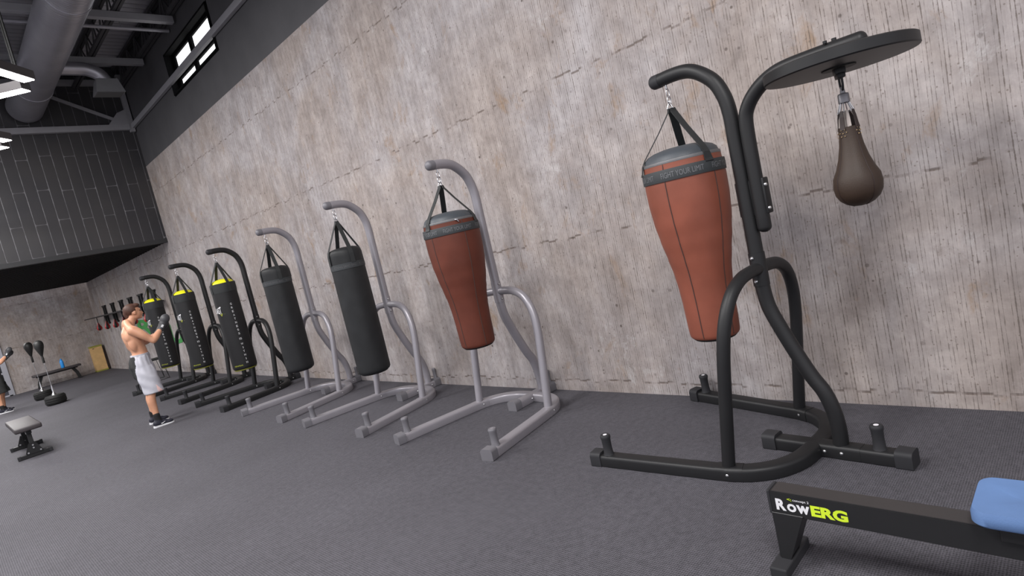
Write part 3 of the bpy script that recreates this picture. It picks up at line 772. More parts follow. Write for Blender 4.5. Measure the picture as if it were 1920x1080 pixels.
def heavy_bag(kind):
    r = empty('heavy_bag'); yel = kind == 'yellow'
    R0 = .178; zt = 1.80; zb = .435
    body_m = 'bagblack2' if yel else 'bagblack'
    prof = [(.16, zt), (.172, zt - .005), (.178, zt - .02)]
    z = zt - .06
    while z > zb + .06: prof.append((R0 + .004 * math.sin((z - zb) * 2.2), z)); z -= .08
    prof += [(.179, zb + .045), (.176, zb + .022), (.166, zb + .006), (.15, zb)]
    bm = bmesh.new(); lathe(bm, prof, 48); body = link('bag_body', bm, body_m, r, True)
    bm = bmesh.new()
    if yel: lathe(bm, [(.02, zt + .062), (.08, zt + .055), (.125, zt + .038), (.152, zt + .016), (.164, zt - .002)], 48)
    else: lathe(bm, [(.02, zt + .038), (.10, zt + .032), (.145, zt + .020), (.168, zt + .002), (.171, zt - .01)], 48)
    link('top_cap', bm, 'yellow' if yel else 'bagblack', r, True)
    bm = bmesh.new(); lathe(bm, [(.163, zb + .006), (.164, zb - .006), (.155, zb - .014), (.02, zb - .015)] if yel else [(.150, zb + .002), (.15, zb - .006), (.14, zb - .012), (.02, zb - .013)], 48); link('bag_base', bm, 'olive' if yel else 'soffit', r, True)
    if yel:
        bm = bmesh.new(); lathe(bm, [(.178, 1.795), (.1835, 1.792), (.185, 1.70), (.1815, 1.655), (.178, 1.652)], 48); link('collar', bm, 'strap', r, True)
        # lettering
        w_ = 1.0
        lg = bmesh.new()
        def warp(x, y): return y * (1. + .8 * (abs(x) / .15) ** 1.6)
        wrap('EVERLAST', .072, .183, rad(173), 1.395, .0015, lg, 1., 1., .0012, warp, (.265, .075)); link('logo', lg, 'white', r)
        lg = bmesh.new(); wrap('V', .055, .183, rad(209), 1.325, .0015, lg, 1., 1.4, .002); wrap('.', .05, .183, rad(226), 1.345, .0015, lg, 1., 1.); link('tick_mark', lg, 'limed', r)
        z = 1.462
        for c in list('GREATNESS') + [None, 'IS', None] + list('WITHIN'):
            if c is None: z -= .024; continue
            link('slogan_letter', wrap(c, .05, .183, rad(264), z, .0015, wh=((.024 if c not in 'IW' else (.007 if c == 'I' else .034)) if len(c) == 1 else .036, .031)), 'white', body)
            z -= .0585
        lg = bmesh.new(); wrap('NEVATEAR', .027, .183, rad(222), .505, .0015, lg, 1., 1.05, .0006); link('small_print', lg, 'limed', r)
    else:
        bm = bmesh.new(); lathe(bm, [(.178, 1.665), (.1840, 1.663), (.1845, 1.602), (.18, 1.600)], 48); bd = link('band', bm, 'band', r, True)
        for k in range(4): link('band_lettering', wrap('BOXING SAND BAG', .040, .1845, rad(230 + 90 * k), 1.632, .001, wh=(.25, .026)), 'faint', bd)
    for k in range(4):
        a = rad((278 if yel else 262) + 90 * k)
        link('strap', ribbon(a, [(.014, 2.125, .7), (.02, 2.10, 1), (.09, 1.968, 1), (.158, 1.838, 1), (.176, 1.802, 1), (.186, 1.76, 1.05), (.1875, 1.66, 1.05)], .044), 'strap', r)
    hanger(r, 2.24, 2.145)
    return r
hb = heavy_bag('plain'); hb.location = (HX, GY[1], 0)
tag(hb, 'long plain black heavy bag beside the dark rust red bag', 'punching bag', 'plain black heavy bags')
h2 = copy_tree(hb); h2.location = (HX, GY[2], 0)
tag(h2, 'long plain black heavy bag next to the yellow topped bags', 'punching bag', 'plain black heavy bags')
yb = heavy_bag('yellow')
yl = ['black heavy bag with yellow top and full slogan, nearest of the three yellow topped bags', 'black heavy bag with yellow top, middle one of the three yellow topped bags', 'black heavy bag with yellow top, behind the shirtless boxer and his glove']
for i, y in enumerate(BY):
    g = yb if i == 0 else copy_tree(yb); g.location = (HX, y, 0)
    tag(g, yl[i], 'punching bag', 'yellow topped heavy bags')

# speed ball under the round platform
def local_to_world(x, y):
    c, s = math.cos(RA), math.sin(RA); return NEAR[0] + c * x - s * y, NEAR[1] + s * x + c * y
sx, sy = local_to_world(1.69, 0)
sb = empty('speed_ball', (sx, sy, 0), rad(27)); tag(sb, 'brown leather teardrop speed ball under the round black platform', 'speed ball')
bm = bmesh.new(); box(bm, (0, 0, 2.018), (.055, .05, .034), .008); box(bm, (0, 0, 1.995), (.07, .036, .024), .006)
pts = [(-.026, 0, 2.0), (-.027, 0, 1.96), (-.02, 0, 1.935), (0, 0, 1.925), (.02, 0, 1.935), (.027, 0, 1.96), (.026, 0, 2.0)]
sweep(bm, catmull(pts, 3), circ(.0055, 8)); link('swivel', bm, 'black', sb, True)
bm = bmesh.new(); lathe(bm, [(.008, 1.943), (.011, 1.925), (.012, 1.913), (.0225, 1.910), (.025, 1.905), (.026, 1.868), (.0215, 1.864), (.010, 1.863)], 24); link('swivel_barrel', bm, 'nickel', sb, True)
bm = bmesh.new()
for k in range(4):
    a = rad(45 + 90 * k); c_, s_ = math.cos(a), math.sin(a)
    for da in (-.35, .35):
        c2, s2 = math.cos(a + da), math.sin(a + da)
        cyl(bm, (.020 * c2, .020 * s2, 1.868), (.036 * c2, .036 * s2, 1.823), .0028, n=6)
    cyl(bm, (.036 * math.cos(a - .35), .036 * math.sin(a - .35), 1.823), (.036 * math.cos(a + .35), .036 * math.sin(a + .35), 1.823), .003, n=6)
link('hanging_rings', bm, 'chrome', sb, True)
for k in range(4):
    a = rad(45 + 90 * k)
    link('tab', ribbon(a, [(.034, 1.828, .8), (.040, 1.80, 1), (.044, 1.762, 1.15), (.0475, 1.738, 1.4)], .019), 'browndk', sb)
for k in range(4):
    a = rad(90 * k)
    link('lace', ribbon(a, [(.020, 1.83, 1), (.034, 1.79, 1), (.0395, 1.752, 1)], .011, .003), 'pale', sb)
tabs = [(1.362, .0), (1.366, .035), (1.378, .062), (1.40, .087), (1.43, .103), (1.468, .108), (1.51, .103), (1.55, .084), (1.60, .067), (1.66, .0535), (1.71, .047), (1.748, .044)]
bm = bmesh.new(); lathe(bm, [(.040, 1.750), (.0455, 1.748)] + [(max(rr, .004), z) for z, rr in tabs[-2::-1]], 48); body = link('ball_body', bm, 'brown', sb, True)
for k in range(4):
    a = rad(25 + 90 * k); bm = bmesh.new()
    sweep(bm, [Vector(((rr + .0006) * math.cos(a), (rr + .0006) * math.sin(a), z)) for z, rr in tabs[1:]], circ(.0018, 6)); link('seam', bm, 'browndk', body, True)
bm = bmesh.new()
for k in range(4):
    for dz, da in ((0, 0), (.016, .18), (.016, -.18), (-.014, .17), (-.014, -.17), (.003, .33), (.003, -.33)):
        a = rad(45 + 90 * k) + da; rr = .0505 + (1.72 - (1.725 + dz)) * .12; ball(bm, (rr * math.cos(a), rr * math.sin(a), 1.722 + dz), 0.0030, 6)
rv = link('rivets', bm, 'rivet', sb, True); rv['kind'] = 'stuff'

# ------------------------------------------------------------------ rowing machine
rw = empty('rowing_machine', (2.285, 1.085, 0)); tag(rw, 'black rowing machine rail with white and lime lettering and a blue seat', 'rowing machine')
RT, RB = .342, .242
bm = bmesh.new()
prof = [(-.0425, 0), (.0425, 0), (.0425, RT - RB), (-.0425, RT - RB)]
vs = []
for y, dz in ((0.0, 0), (-2.6, -.03)):
    vs.append([bm.verts.new((x, y, RB + dz + z)) for x, z in prof])
for j in range(4):
    f = bm.faces.new((vs[0][j], vs[0][(j + 1) % 4], vs[1][(j + 1) % 4], vs[1][j]))
bm.faces.new(vs[0][::-1]); bm.faces.new(vs[1])
bmesh.ops.bevel(bm, geom=list(bm.edges), offset=.003, segments=2, affect='EDGES')
bmesh.ops.recalc_face_normals(bm, faces=bm.faces)
link('rail', bm, 'rower', rw)
bm = bmesh.new(); box(bm, (0, -1.3, 0), (.078, 2.58, .003)); 
for v in bm.verts: v.co.z += RT + .0012 - .03 * (-v.co.y) / 2.6
link('rail_cover', bm, 'rowertop', rw)
link('rail_end_cap', B((0, .004, (RT + RB) / 2), (.088, .012, .103), .003), 'blackcap', rw)
# rear leg: tapered hollow bracket
def legplate(x):
    bm = bmesh.new(); o_ = [(0.0, RB + .01), (-.125, RB + .01), (-.045, .045), (-.005, .045)]
    a = [bm.verts.new((x - .004, y, z)) for y, z in o_]; b_ = [bm.verts.new((x + .004, y, z)) for y, z in o_]
    bm.faces.new(a); bm.faces.new(b_[::-1])
    for i in range(4): bm.faces.new((a[i], a[(i + 1) % 4], b_[(i + 1) % 4], b_[i]))
    bmesh.ops.bevel(bm, geom=list(bm.edges), offset=.0015, segments=1, affect='EDGES')
    return bm
lg_ = link('rear_leg', legplate(-.046), 'rower', rw); link('rear_leg', legplate(.046), 'rower', rw)
link('leg_back', B((0, -.004, (RB + .045) / 2), (.09, .008, RB - .03)), 'rower', rw)
link('leg_front', B((0, -.082, (RB + .045) / 2 + .01), (.088, .008, RB - .06), 0, Matrix.Rotation(.36, 3, 'X')), 'rower', rw)
link('foot_bar', B((.005, -.018, .024), (.27, .07, .044), .006), 'blackcap', rw)
# seat
ss = empty('dummy'); bpy.data.objects.remove(ss)
bm = bmesh.new(); nx, ny = 26, 24; grid = {}
SW, SL = .265, .30
def seatz(u, v):   # u across -1..1, v along -1..1
    return .030 - .010 * math.exp(-((u - .1) / .22) ** 2) * (1 if v > .2 else .6) + .006 * u * u - .004 * math.exp(-(v / .5) ** 2)
out = rrect(SW, SL, .05, 6)
top = [bm.verts.new((x * .965, y * .965, seatz(x / SW * 2, y / SL * 2))) for x, y in out]
mid = [bm.verts.new((x, y, .018)) for x, y in out]; mid2 = [bm.verts.new((x, y, -.010)) for x, y in out]; bot = [bm.verts.new((x * .95, y * .96, -.018)) for x, y in out]
n_ = len(out)
for A_, B_ in ((top, mid), (mid, mid2), (mid2, bot)):
    for j in range(n_): bm.faces.new((A_[j], A_[(j + 1) % n_], B_[(j + 1) % n_], B_[j]))
bm.faces.new(bot[::-1])
rings = [top]
for s_ in (.85, .68, .5, .32, .15):
    rg = [bm.verts.new((x * s_, y * s_, seatz(x * s_ / SW * 2, y * s_ / SL * 2) + .004 * (1 - s_))) for x, y in out]
    for j in range(n_): bm.faces.new((rings[-1][j], rg[j], rg[(j + 1) % n_], rings[-1][(j + 1) % n_]))
    rings.append(rg)
bm.faces.new(rings[-1])
st = link('seat', bm, 'seat', rw, True, (.035, -.83, RT + .022 + .012))
link('seat_carriage', B((0, -.83, RT - .02), (.12, .16, .05), .006), 'rower', rw)
# lettering on the rail side (faces -x)
def side_text(s, y0, y1, z0, z1, off=0.):
    """text fitted between distances y0..y1 from the rail end and heights z0..z1"""
    t = fit(text_bm(s, .06, off * 1.6), y1 - y0, z1 - z0); bm = bmesh.new(); yc, zc = -(y0 + y1) / 2, (z0 + z1) / 2
    merge(bm, t, lambda co: Vector((-.0435, yc - co.x, zc + co.y - .03 * (-(yc - co.x)) / 2.6))); return bm
for t_, y0, y1, z0, z1, m_, of in (('R', .022, .062, .264, .314, 'white', .0017), ('O', .066, .102, .264, .300, 'white', .0024), ('W', .103, .154, .264, .300, 'white', .0030),
                               ('ERG', .158, .292, .262, .309, 'lime', .0018), ('concept 2', .092, .155, .310, .3225, 'white', .0004), ('<:', .070, .088, .311, .323, 'lime', .0006)):
    link('rail_lettering', side_text(t_, y0, y1, z0, z1, of), m_, rw)

# ------------------------------------------------------------------ flat benches
def flat_bench(L_, W_, H_, footw):
    """pad along local y"""
    r = empty('flat_bench')
    bm = bmesh.new(); box(bm, (0, 0, H_ - .035), (W_, L_, .07), .018, seg=3); link('pad', bm, 'pad', r, True)
    link('spine', B((0, 0, H_ - .095), (.06, L_ * .86, .05), .004), 'black', r)
    for sy in (1, -1):
        y = sy * L_ * .39
        bm = bmesh.new(); sweep(bm, [(0, y * .93, H_ - .09), (0, y, .05)], rrect(.075, .05, .006, 2), up=(1, 0, 0)); lg = link('leg', bm, 'black', r)
        link('foot_bar', B((0, y, .03), (footw, .06, .055), .006), 'black', r)
        for sx in (1, -1): link('foot_cap', B((sx * footw / 2, y, .032), (.04, .068, .062), .008), 'blackcap', r)
        bm = bmesh.new(); pl = [(-.10, .055), (.10, .055), (.04, .20), (-.04, .20)]
        for dy in (-.034, .034):
            a = [bm.verts.new((x, y + dy - .003, z)) for x, z in pl]; b_ = [bm.verts.new((x, y + dy + .003, z)) for x, z in pl]
            bm.faces.new(a); bm.faces.new(b_[::-1])
            for i in range(4): bm.faces.new((a[i], a[(i + 1) % 4], b_[(i + 1) % 4], b_[i]))
        link('gusset', bm, 'black', r)
        for x, z in ((-.07, .075), (.07, .075), (0, .13), (0, .17)):
            bm = bmesh.new(); cyl(bm, (x, y - .047, z), (x, y - .036, z), .011, .011, 8); link('bolt', bm, 'bolt', r)
    return r
fb = flat_bench(1.45, .31, .46, .36); fb.location = (.675, 11.48, 0)
tag(fb, 'small dark flat bench on bolted feet standing on the open floor', 'bench')

wbn = empty('bench', (2.62, 24.05, 0)); tag(wbn, 'long dark padded bench against the far wall, bottle on it', 'bench')
bm = bmesh.new(); box(bm, (0, 0, .425), (1.28, .32, .07), .015); link('seat_pad', bm, 'pad', wbn, True)
link('seat_rail', B((0, 0, .375), (1.1, .06, .04), .004), 'black', wbn)
for sx in (1, -1):
    bm = bmesh.new(); sweep(bm, [(sx * .42, 0, .37), (sx * .50, 0, .2), (sx * .53, 0, .04)], rrect(.09, .06, .005, 2), up=(0, 1, 0))
    link('leg', bm, 'black', wbn); link('foot_bar', B((sx * .53, 0, .02), (.08, .36, .038), .004), 'black', wbn)
bo = empty('water_bottle', (2.80, 24.05, .46)); tag(bo, 'bright blue water bottle standing on the bench by the far wall', 'bottle')
bm = bmesh.new(); lathe(bm, [(.02, .262), (.030, .255), (.045, .225), (.052, .19), (.050, .11), (.052, .01), (.045, .0)], 20); link('bottle_body', bm, 'bottle', bo, True)
bm = bmesh.new(); lathe(bm, [(.012, .30), (.022, .297), (.025, .262), (.024, .258)], 16); link('bottle_cap', bm, 'bottle', bo, True)

# stand reflex balls with tyre bases
def reflex():
    r = empty('reflex_ball_stand'); K = .66
    bm = bmesh.new(); lathe(bm, [(.08, .21), (.13, .225), (.18, .215), (.205, .18), (.21, .06), (.195, .02), (.15, .0), (.08, .0)], 36); base = link('tyre_base', bm, 'rubber', r, True)
    for z in (.06, .11, .16):
        bm = bmesh.new(); lathe(bm, [(.206, z + .008), (.214, z + .004), (.214, z - .004), (.206, z - .008)], 36); link('tread_rib', bm, 'rubber', base, True)
    bm = bmesh.new(); lathe(bm, [(.010, .46), (.014, .40), (.020, .36), (.018, .30), (.03, .27), (.06, .235), (.07, .20)], 20); link('pole_socket', bm, 'chrome', r, True)
    bm = bmesh.new(); cyl(bm, (0, 0, .35), (0, 0, 1.02), .006, n=10); link('pole', bm, 'chrome', r, True)
    bm = bmesh.new(); pts = [Vector((.010 * math.cos(k * .9), .010 * math.sin(k * .9), .84 + k * .004)) for k in range(30)]; sweep(bm, pts, circ(.003, 5)); link('spring', bm, 'black', r, True)
    bm = bmesh.new(); lathe(bm, [(.02, 1.165), (.024, 1.15), (.025, 1.01), (.022, 1.0)], 16); link('ball_sleeve', bm, 'ballblack', r, True)
    bm = bmesh.new(); lathe(bm, [(.006, 1.545), (.04, 1.54), (.075, 1.515), (.093, 1.475), (.097, 1.43), (.090, 1.375), (.066, 1.30), (.042, 1.23), (.026, 1.18), (.02, 1.16)], 28); link('ball', bm, 'ballblack', r, True)
    return r
rf = reflex(); rf.location = (1.735, 17.60, 0); tag(rf, 'black reflex ball on a spring pole with tyre base, standing closer to the boxer', 'reflex ball', 'reflex balls')
r2 = copy_tree(rf); r2.location = (1.755, 19.95, 0); tag(r2, 'black reflex ball on a spring pole with tyre base, the farther of the pair', 'reflex ball', 'reflex balls')

# tan board by the far corner
pb = empty('plyo_box', (3.835, YF - .16, 0)); tag(pb, 'tall tan box with olive ends standing by the far corner', 'box')
link('panel', B((0, 0, .44), (.33, .30, .80), .004), 'wood', pb)
link('top_board', B((0, 0, .86), (.345, .315, .05), .004), 'woodedge', pb); link('bottom_board', B((0, 0, .026), (.345, .315, .048), .004), 'woodedge', pb)
link('hand_slot', B((-.09, -.151, .80), (.05, .006, .02), .002), 'black', pb)

# row of speed bags on the long wall, far end
sr = empty('speed_bag_rack', (XW, 0, 0)); tag(sr, 'long black wall board on brackets carrying red and black speed bags', 'rack')
link('board', B((-.28, 19.45, 1.795), (.50, 7.2, .028), .005), 'black', sr)
SY = [22.45, 21.25, 20.1, 19.0, 17.85, 16.6]
for y in SY:
    bm = bmesh.new()
    for dy in (-.11, .11): box(bm, (-.03, y + dy, 1.81), (.045, .065, .54), .004)
    bk = link('bracket', bm, 'black', sr)
    for z in (2.09, 1.54): link('bracket_plate', B((-.03, y, z), (.05, .42, .045), .004), 'black', bk)
bm0 = bmesh.new(); lathe(bm0, [(.010, -.09), (.016, -.12), (.036, -.18), (.062, -.23), (.075, -.27), (.068, -.31), (.045, -.34), (.012, -.352)], 24)
for f in bm0.faces:
    a = math.atan2(f.calc_center_median().y, f.calc_center_median().x); f.material_index = 1 if int((a + PI) / (PI / 3) + .25) % 2 else 0
s0 = empty('speed_bag'); link('bag_body', bm0, ['red', 'ballblack'], s0, True)
bm = bmesh.new(); cyl(bm, (0, 0, -.10), (0, 0, .06), .012, n=8); link('swivel', bm, 'black', s0, True)
sl = ['first from the far corner', 'second from the far corner', 'third from the far corner', 'behind the boxer head', 'before the boxer face', 'behind the yellow topped bags']
for i, y in enumerate(SY):
    o = s0 if i == 0 else copy_tree(s0); o.location = (3.79, y, 1.72)
    tag(o, 'red and black speed bag under the wall board, ' + sl[i], 'speed bag', 'speed bags on the wall board')

# green painted letters on the wall
def wall_letter(s, size, y, z, lb, wh):
    t = fit(text_bm(s, size, .02, 1., 1., .004), *wh); bm = bmesh.new()
    merge(bm, t, lambda co: Vector((XW - .006 + co.z * .5, y - co.x, z + co.y)))
    tag(link('wall_lettering', bm, 'green'), lb, 'wall lettering', 'green wall letters')
wall_letter('R', .62, 18.35, 1.23, 'bright green letter painted on concrete before the chest of the boxer', (1.5, .42))
wall_letter('U', .62, 15.75, .95, 'bright green letter painted on concrete between two yellow topped bags', (1.1, .48))

# thin wire-legged side table behind the far bag
tb = empty('side_table', (3.45, 15.9, 0)); tag(tb, 'small black side table on thin wire legs behind the farthest bag', 'table')
bm = bmesh.new(); box(bm, (0, 0, .50), (.5, .5, .03), .006); link('table_top', bm, 'black', tb)
for sx, sy_ in ((1, 1), (1, -1), (-1, 1), (-1, -1)):
    bm = bmesh.new(); c = Vector((sx * .20, sy_ * .20, .49)); f_ = Vector((sx * .23, sy_ * .23, .004))
    cyl(bm, c + Vector((.05 * sx * -1, .0, 0)), f_, .006, n=6); cyl(bm, c + Vector((0, -.05 * sy_, 0)), f_, .006, n=6)
    link('leg', bm, 'black', tb, True)
bm = bmesh.new()
for a_, b_ in (((.23, .23), (.23, -.23)), ((.23, -.23), (-.23, -.23)), ((-.23, -.23), (-.23, .23)), ((-.23, .23), (.23, .23))): cyl(bm, (*a_, .01), (*b_, .01), .006, n=6)
link('base_wire', bm, 'black', tb, True)

# ------------------------------------------------------------------ people
def loft(bm, secs, n=20):
    """secs: (cx,cy,cz, rx, ry, tilt) horizontal elliptical sections"""
    rings = []
    for s in secs:
        cx, cy_, cz, rx, ry = s[:5]; tl = s[5] if len(s) > 5 else 0.
        ring = []
        for i in range(n):
            a = 2 * PI * i / n; x = rx * math.cos(a); y = ry * math.sin(a)
            ring.append(bm.verts.new((cx + x * math.cos(tl), cy_ + y, cz - x * math.sin(tl))))
        rings.append(ring)
    for a, b_ in zip(rings, rings[1:]):
        for j in range(n): bm.faces.new((a[j], a[(j + 1) % n], b_[(j + 1) % n], b_[j]))
    bm.faces.new(rings[0][::-1]); bm.faces.new(rings[-1])
def limb(bm, pts, radii, n=14):
    P = catmull(pts, 4); R_ = []
    for i in range(len(pts) - 1):
        for k in range(4): t = k / 4; R_.append(radii[i] * (1 - t) + radii[i + 1] * t)
    R_.append(radii[-1])
    sweep(bm, P, circ(1., n), scale=R_)
    ball(bm, P[0], R_[0] * .98, 12); ball(bm, P[-1], R_[-1] * .98, 12)
def remesh(bm, vox, smooth_it=4, name='tmp'):
    bmesh.ops.recalc_face_normals(bm, faces=bm.faces)
    me = bpy.data.meshes.new(name); bm.to_mesh(me); bm.free()
    o = bpy.data.objects.new(name, me); COL.objects.link(o)
    m_ = o.modifiers.new('r', 'REMESH'); m_.mode = 'VOXEL'; m_.voxel_size = vox
    s = o.modifiers.new('s', 'SMOOTH'); s.factor = .5; s.iterations = smooth_it
    bpy.context.view_layer.update()
    me2 = bpy.data.meshes.new_from_object(o.evaluated_get(bpy.context.evaluated_depsgraph_get()))
    bpy.data.objects.remove(o)
    out = bmesh.new(); out.from_mesh(me2); return out

def build_person(short_m, panel):
    """local: x forward, y left, z up"""
    r = empty('person')
    HP = Vector((.075, 0, 1.672))        # head centre
    bm = bmesh.new()
    # trunk: hips to shoulders
    loft(bm, [(-.010, 0, .84, .105, .145), (-.015, 0, .90, .122, .160), (-.010, 0, .97, .117, .155), (.012, 0, 1.04, .103, .140), (.012, 0, 1.10, .098, .137), (-.004, 0, 1.18, .106, .148),
              (-.018, 0, 1.27, .118, .166), (-.026, 0, 1.35, .120, .178), (-.030, 0, 1.41, .108, .180), (-.034, 0, 1.455, .082, .150), (-.034, 0, 1.485, .06, .095)], 28)
    ball(bm, (.055, -.075, 1.345), (.055, .075, .06), 14); ball(bm, (.055, .075, 1.345), (.055, .075, .06), 14)   # pectorals
    ball(bm, (-.085, -.09, 1.35), (.050, .075, .095), 14); ball(bm, (-.085, .09, 1.35), (.050, .075, .095), 14)   # shoulder blades
    ball(bm, (-.055, -.115, 1.24), (.06, .05, .12), 14); ball(bm, (-.055, .115, 1.24), (.06, .05, .12), 14)       # lats
    for s in (1, -1): limb(bm, [(-.045, s * .03, 1.545), (-.048, s * .09, 1.49), (-.040, s * .165, 1.45)], [.050, .052, .052])
    # neck, head
    limb(bm, [(-.028, 0, 1.47), (.010, 0, 1.54), (.045, 0, 1.60)], [.068, .060, .058])
    ball(bm, HP + Vector((-.012, 0, .025)), (.100, .076, .092), 20); ball(bm, HP + Vector((.030, 0, -.030)), (.070, .060, .085), 18)
    ball(bm, HP + Vector((.075, 0, -.093)), (.026, .024, .020), 12)                    # chin
    ball(bm, HP + Vector((.020, 0, -.075)), (.062, .053, .035), 12)                    # jaw
    limb(bm, [HP + Vector((.096, 0, .008)), HP + Vector((.110, 0, -.022)), HP + Vector((.116, 0, -.040))], [.007, .011, .013], 10)   # nose
    ball(bm, HP + Vector((.088, 0, .025)), (.015, .045, .012), 12)                     # brow
    ball(bm, HP + Vector((.093, 0, -.066)), (.011, .022, .009), 10)                    # lips
    for s in (1, -1): ball(bm, HP + Vector((.004, s * .076, -.015)), (.019, .009, .030), 10)
    # arms
    for s in (1, -1):
        sh = Vector((-.030, s * .185, 1.425))
        el = Vector((.175, s * .245, 1.215)) if s < 0 else Vector((.150, s * .235, 1.20))
        wr = Vector((.315, s * .170, 1.345)) if s < 0 else Vector((.300, s * .060, 1.285))
        mid = sh.lerp(el, .5) + Vector((0, s * .012, .0))
        limb(bm, [sh, sh.lerp(el, .25) + Vector((.0, s * .008, .006)), mid, sh.lerp(el, .8), el], [.071, .067, .057, .048, .045])
        limb(bm, [el, el.lerp(wr, .3), el.lerp(wr, .65), wr], [.046, .050, .041, .031])
    # legs (near foot at -y)
    legs = []
    for s in (1, -1):
        hip = Vector((-.01, s * .10, .86)); kn = Vector((-.035, s * .165, .47)) if s < 0 else Vector((.03, s * .19, .47))
        an = Vector((-.045, s * .19, .10)) if s < 0 else Vector((-.015, s * .23, .10)); legs.append((s, kn, an))
        limb(bm, [hip, hip.lerp(kn, .5), kn], [.080, .072, .058])
        limb(bm, [kn, kn.lerp(an, .28) + Vector((-.014, 0, 0)), kn.lerp(an, .62) + Vector((-.004, 0, 0)), an], [.057, .059, .044, .036])
        ball(bm, kn + Vector((.022, 0, .0)), (.042, .046, .05), 12)
        ft = Vector((.10, 0, -.055)) if s < 0 else Vector((.10, 0, -.055))
        limb(bm, [an + Vector((0, 0, -.02)), an + Vector((.07, 0, -.062))], [.032, .020])
    out = remesh(bm, .011, 3)
    body = link('body', out, 'skin', r); shade(body.data, 180)
    # hair
    bm = bmesh.new(); ball(bm, HP + Vector((-.018, 0, .034)), (.104, .082, .094), 24)
    ball(bm, HP + Vector((.045, 0, .088)), (.062, .058, .033), 16)
    limb(bm, [HP + Vector((-.095, 0, .0)), HP + Vector((-.078, 0, -.055)), HP + Vector((-.06, 0, -.075))], [.035, .036, .028])
    hb_ = remesh(bm, .009, 2)
    # keep hair off the face and ears
    for v in list(hb_.verts):
        d_ = v.co - HP
        if d_.x > .028 and d_.z < .058: v.co.x = HP.x + .028 + (d_.x - .028) * .1; v.co.y *= .8
        if -.03 < d_.x < .03 and d_.z < .005: v.co.y *= .82
    h = link('hair', hb_, 'hair', r); shade(h.data, 180)
    for s in (1, -1):
        bm = bmesh.new(); ball(bm, HP + Vector((.0865, s * .030, .004)), (.009, .013, .007), 10); link('eye', bm, 'eye', r, True)
        bm = bmesh.new(); ball(bm, HP + Vector((.094, s * .031, .024)), (.006, .019, .0045), 10); link('eyebrow', bm, 'hair', r, True)
    bm = bmesh.new(); ball(bm, HP + Vector((.1005, 0, -.066)), (.006, .020, .0055), 10); link('mouth', bm, 'lip', r, True)
    # shorts
    bm = bmesh.new()
    loft(bm, [(.004, 0, 1.055, .114, .150), (-.002, 0, 1.03, .122, .158), (-.018, 0, .97, .135, .172), (-.022, 0, .90, .152, .186), (-.008, 0, .82, .155, .192), (.0, 0, .75, .150, .190), (.005, 0, .70, .12, .17)], 28)
    for s, kn, an in legs:
        c0 = Vector((-.02, s * .10, .86)); c1 = Vector((kn.x + .055, kn.y * .93, .485))
        loft(bm, [(c0.x + .005, c0.y, .88, .125, .088), (c0.x * .75 + c1.x * .25, c0.y * .75 + c1.y * .25, .79, .135, .100), (c0.x * .6 + c1.x * .4, c0.y * .6 + c1.y * .4, .73, .135, .104), (c0.x * .25 + c1.x * .75, c0.y * .25 + c1.y * .75, .58, .128, .104), (c1.x, c1.y, .485, .128, .104)], 24)
    sh_ = remesh(bm, .010, 6)
    # folds
    for v in sh_.verts:
        a = math.atan2(v.co.y, v.co.x)
        k = .0032 * math.sin(a * 17) * max(0, min(1, (v.co.z - .7) / .3)) + .004 * math.sin(v.co.z * 40 + a * 6)
        nrm = Vector((v.co.x, v.co.y - (.12 if v.co.y > 0 else -.12) * (v.co.z < .8), 0))
        if nrm.length > .01: v.co += nrm.normalized() * k
    sh_.normal_update()
    for f in sh_.faces:
        c = f.calc_center_median(); nn = f.normal
        if panel and c.x < -.085 + .10 * max(0, c.y + .05) - (.02 if c.y < -.13 else 0) and c.y > -.145: f.material_index = 1
        if panel and c.y < -.10 and c.z < .60 and .05 < c.x < .05 + (.60 - c.z) * .62 and nn.y < -.1 : f.material_index = 2
    so = link('shorts', sh_, [short_m, 'black_cloth', 'pink_cloth'] if panel else [short_m], r); shade(so.data, 180)
    bm = bmesh.new(); sweep(bm, [(.004, 0, 1.04), (.004, 0, 1.068)], [(b_ * .153, a_ * .117) for a_, b_ in circ(1., 32)], up=(1, 0, 0)); link('waistband', bm, short_m, so, True)
    # shoes and socks
    for s, kn, an in legs:
        bm = bmesh.new(); limb(bm, [an + Vector((0, 0, .075)), an + Vector((0, 0, .03)), an + Vector((.005, 0, -.02))], [.044, .043, .046]); link('sock', bm, 'sock', r, True)
        fx, fy = an.x, an.y
        bm = bmesh.new()
        ball(bm, (fx - .02, fy, .055), (.055, .040, .050), 16); ball(bm, (fx + .05, fy, .045), (.085, .042, .040), 16); ball(bm, (fx + .125, fy, .034), (.065, .044, .028), 16)
        limb(bm, [(fx, fy, .10), (fx + .01, fy, .05)], [.046, .05])
        sm = remesh(bm, .009, 3); sm_o = link('shoe', sm, 'shoe', r); shade(sm_o.data, 180)
        bm = bmesh.new(); o_ = [(-.078, .0), (-.072, .024), (-.05, .038), (.0, .040), (.06, .042), (.12, .046), (.165, .040), (.188, .022), (.194, .0)]
        o_ = o_ + [(x, -y) for x, y in o_[-2:0:-1]]
        lo = [bm.verts.new((fx + x, fy + y, .0)) for x, y in o_]; hi = [bm.verts.new((fx + x, fy + y, .024 if x < .08 else .014)) for x, y in o_]
        bm.faces.new(lo[::-1]); bm.faces.new(hi)
        for j in range(len(o_)): bm.faces.new((lo[j], lo[(j + 1) % len(o_)], hi[(j + 1) % len(o_)], hi[j]))
        link('sole', bm, 'sole', sm_o, False)
        bm = bmesh.new(); limb(bm, [(fx + .015, fy - .041, .052), (fx + .03, fy - .043, .040), (fx + .075, fy - .041, .056)], [.003, .006, .002]); link('shoe_mark', bm, 'sole', sm_o, True)
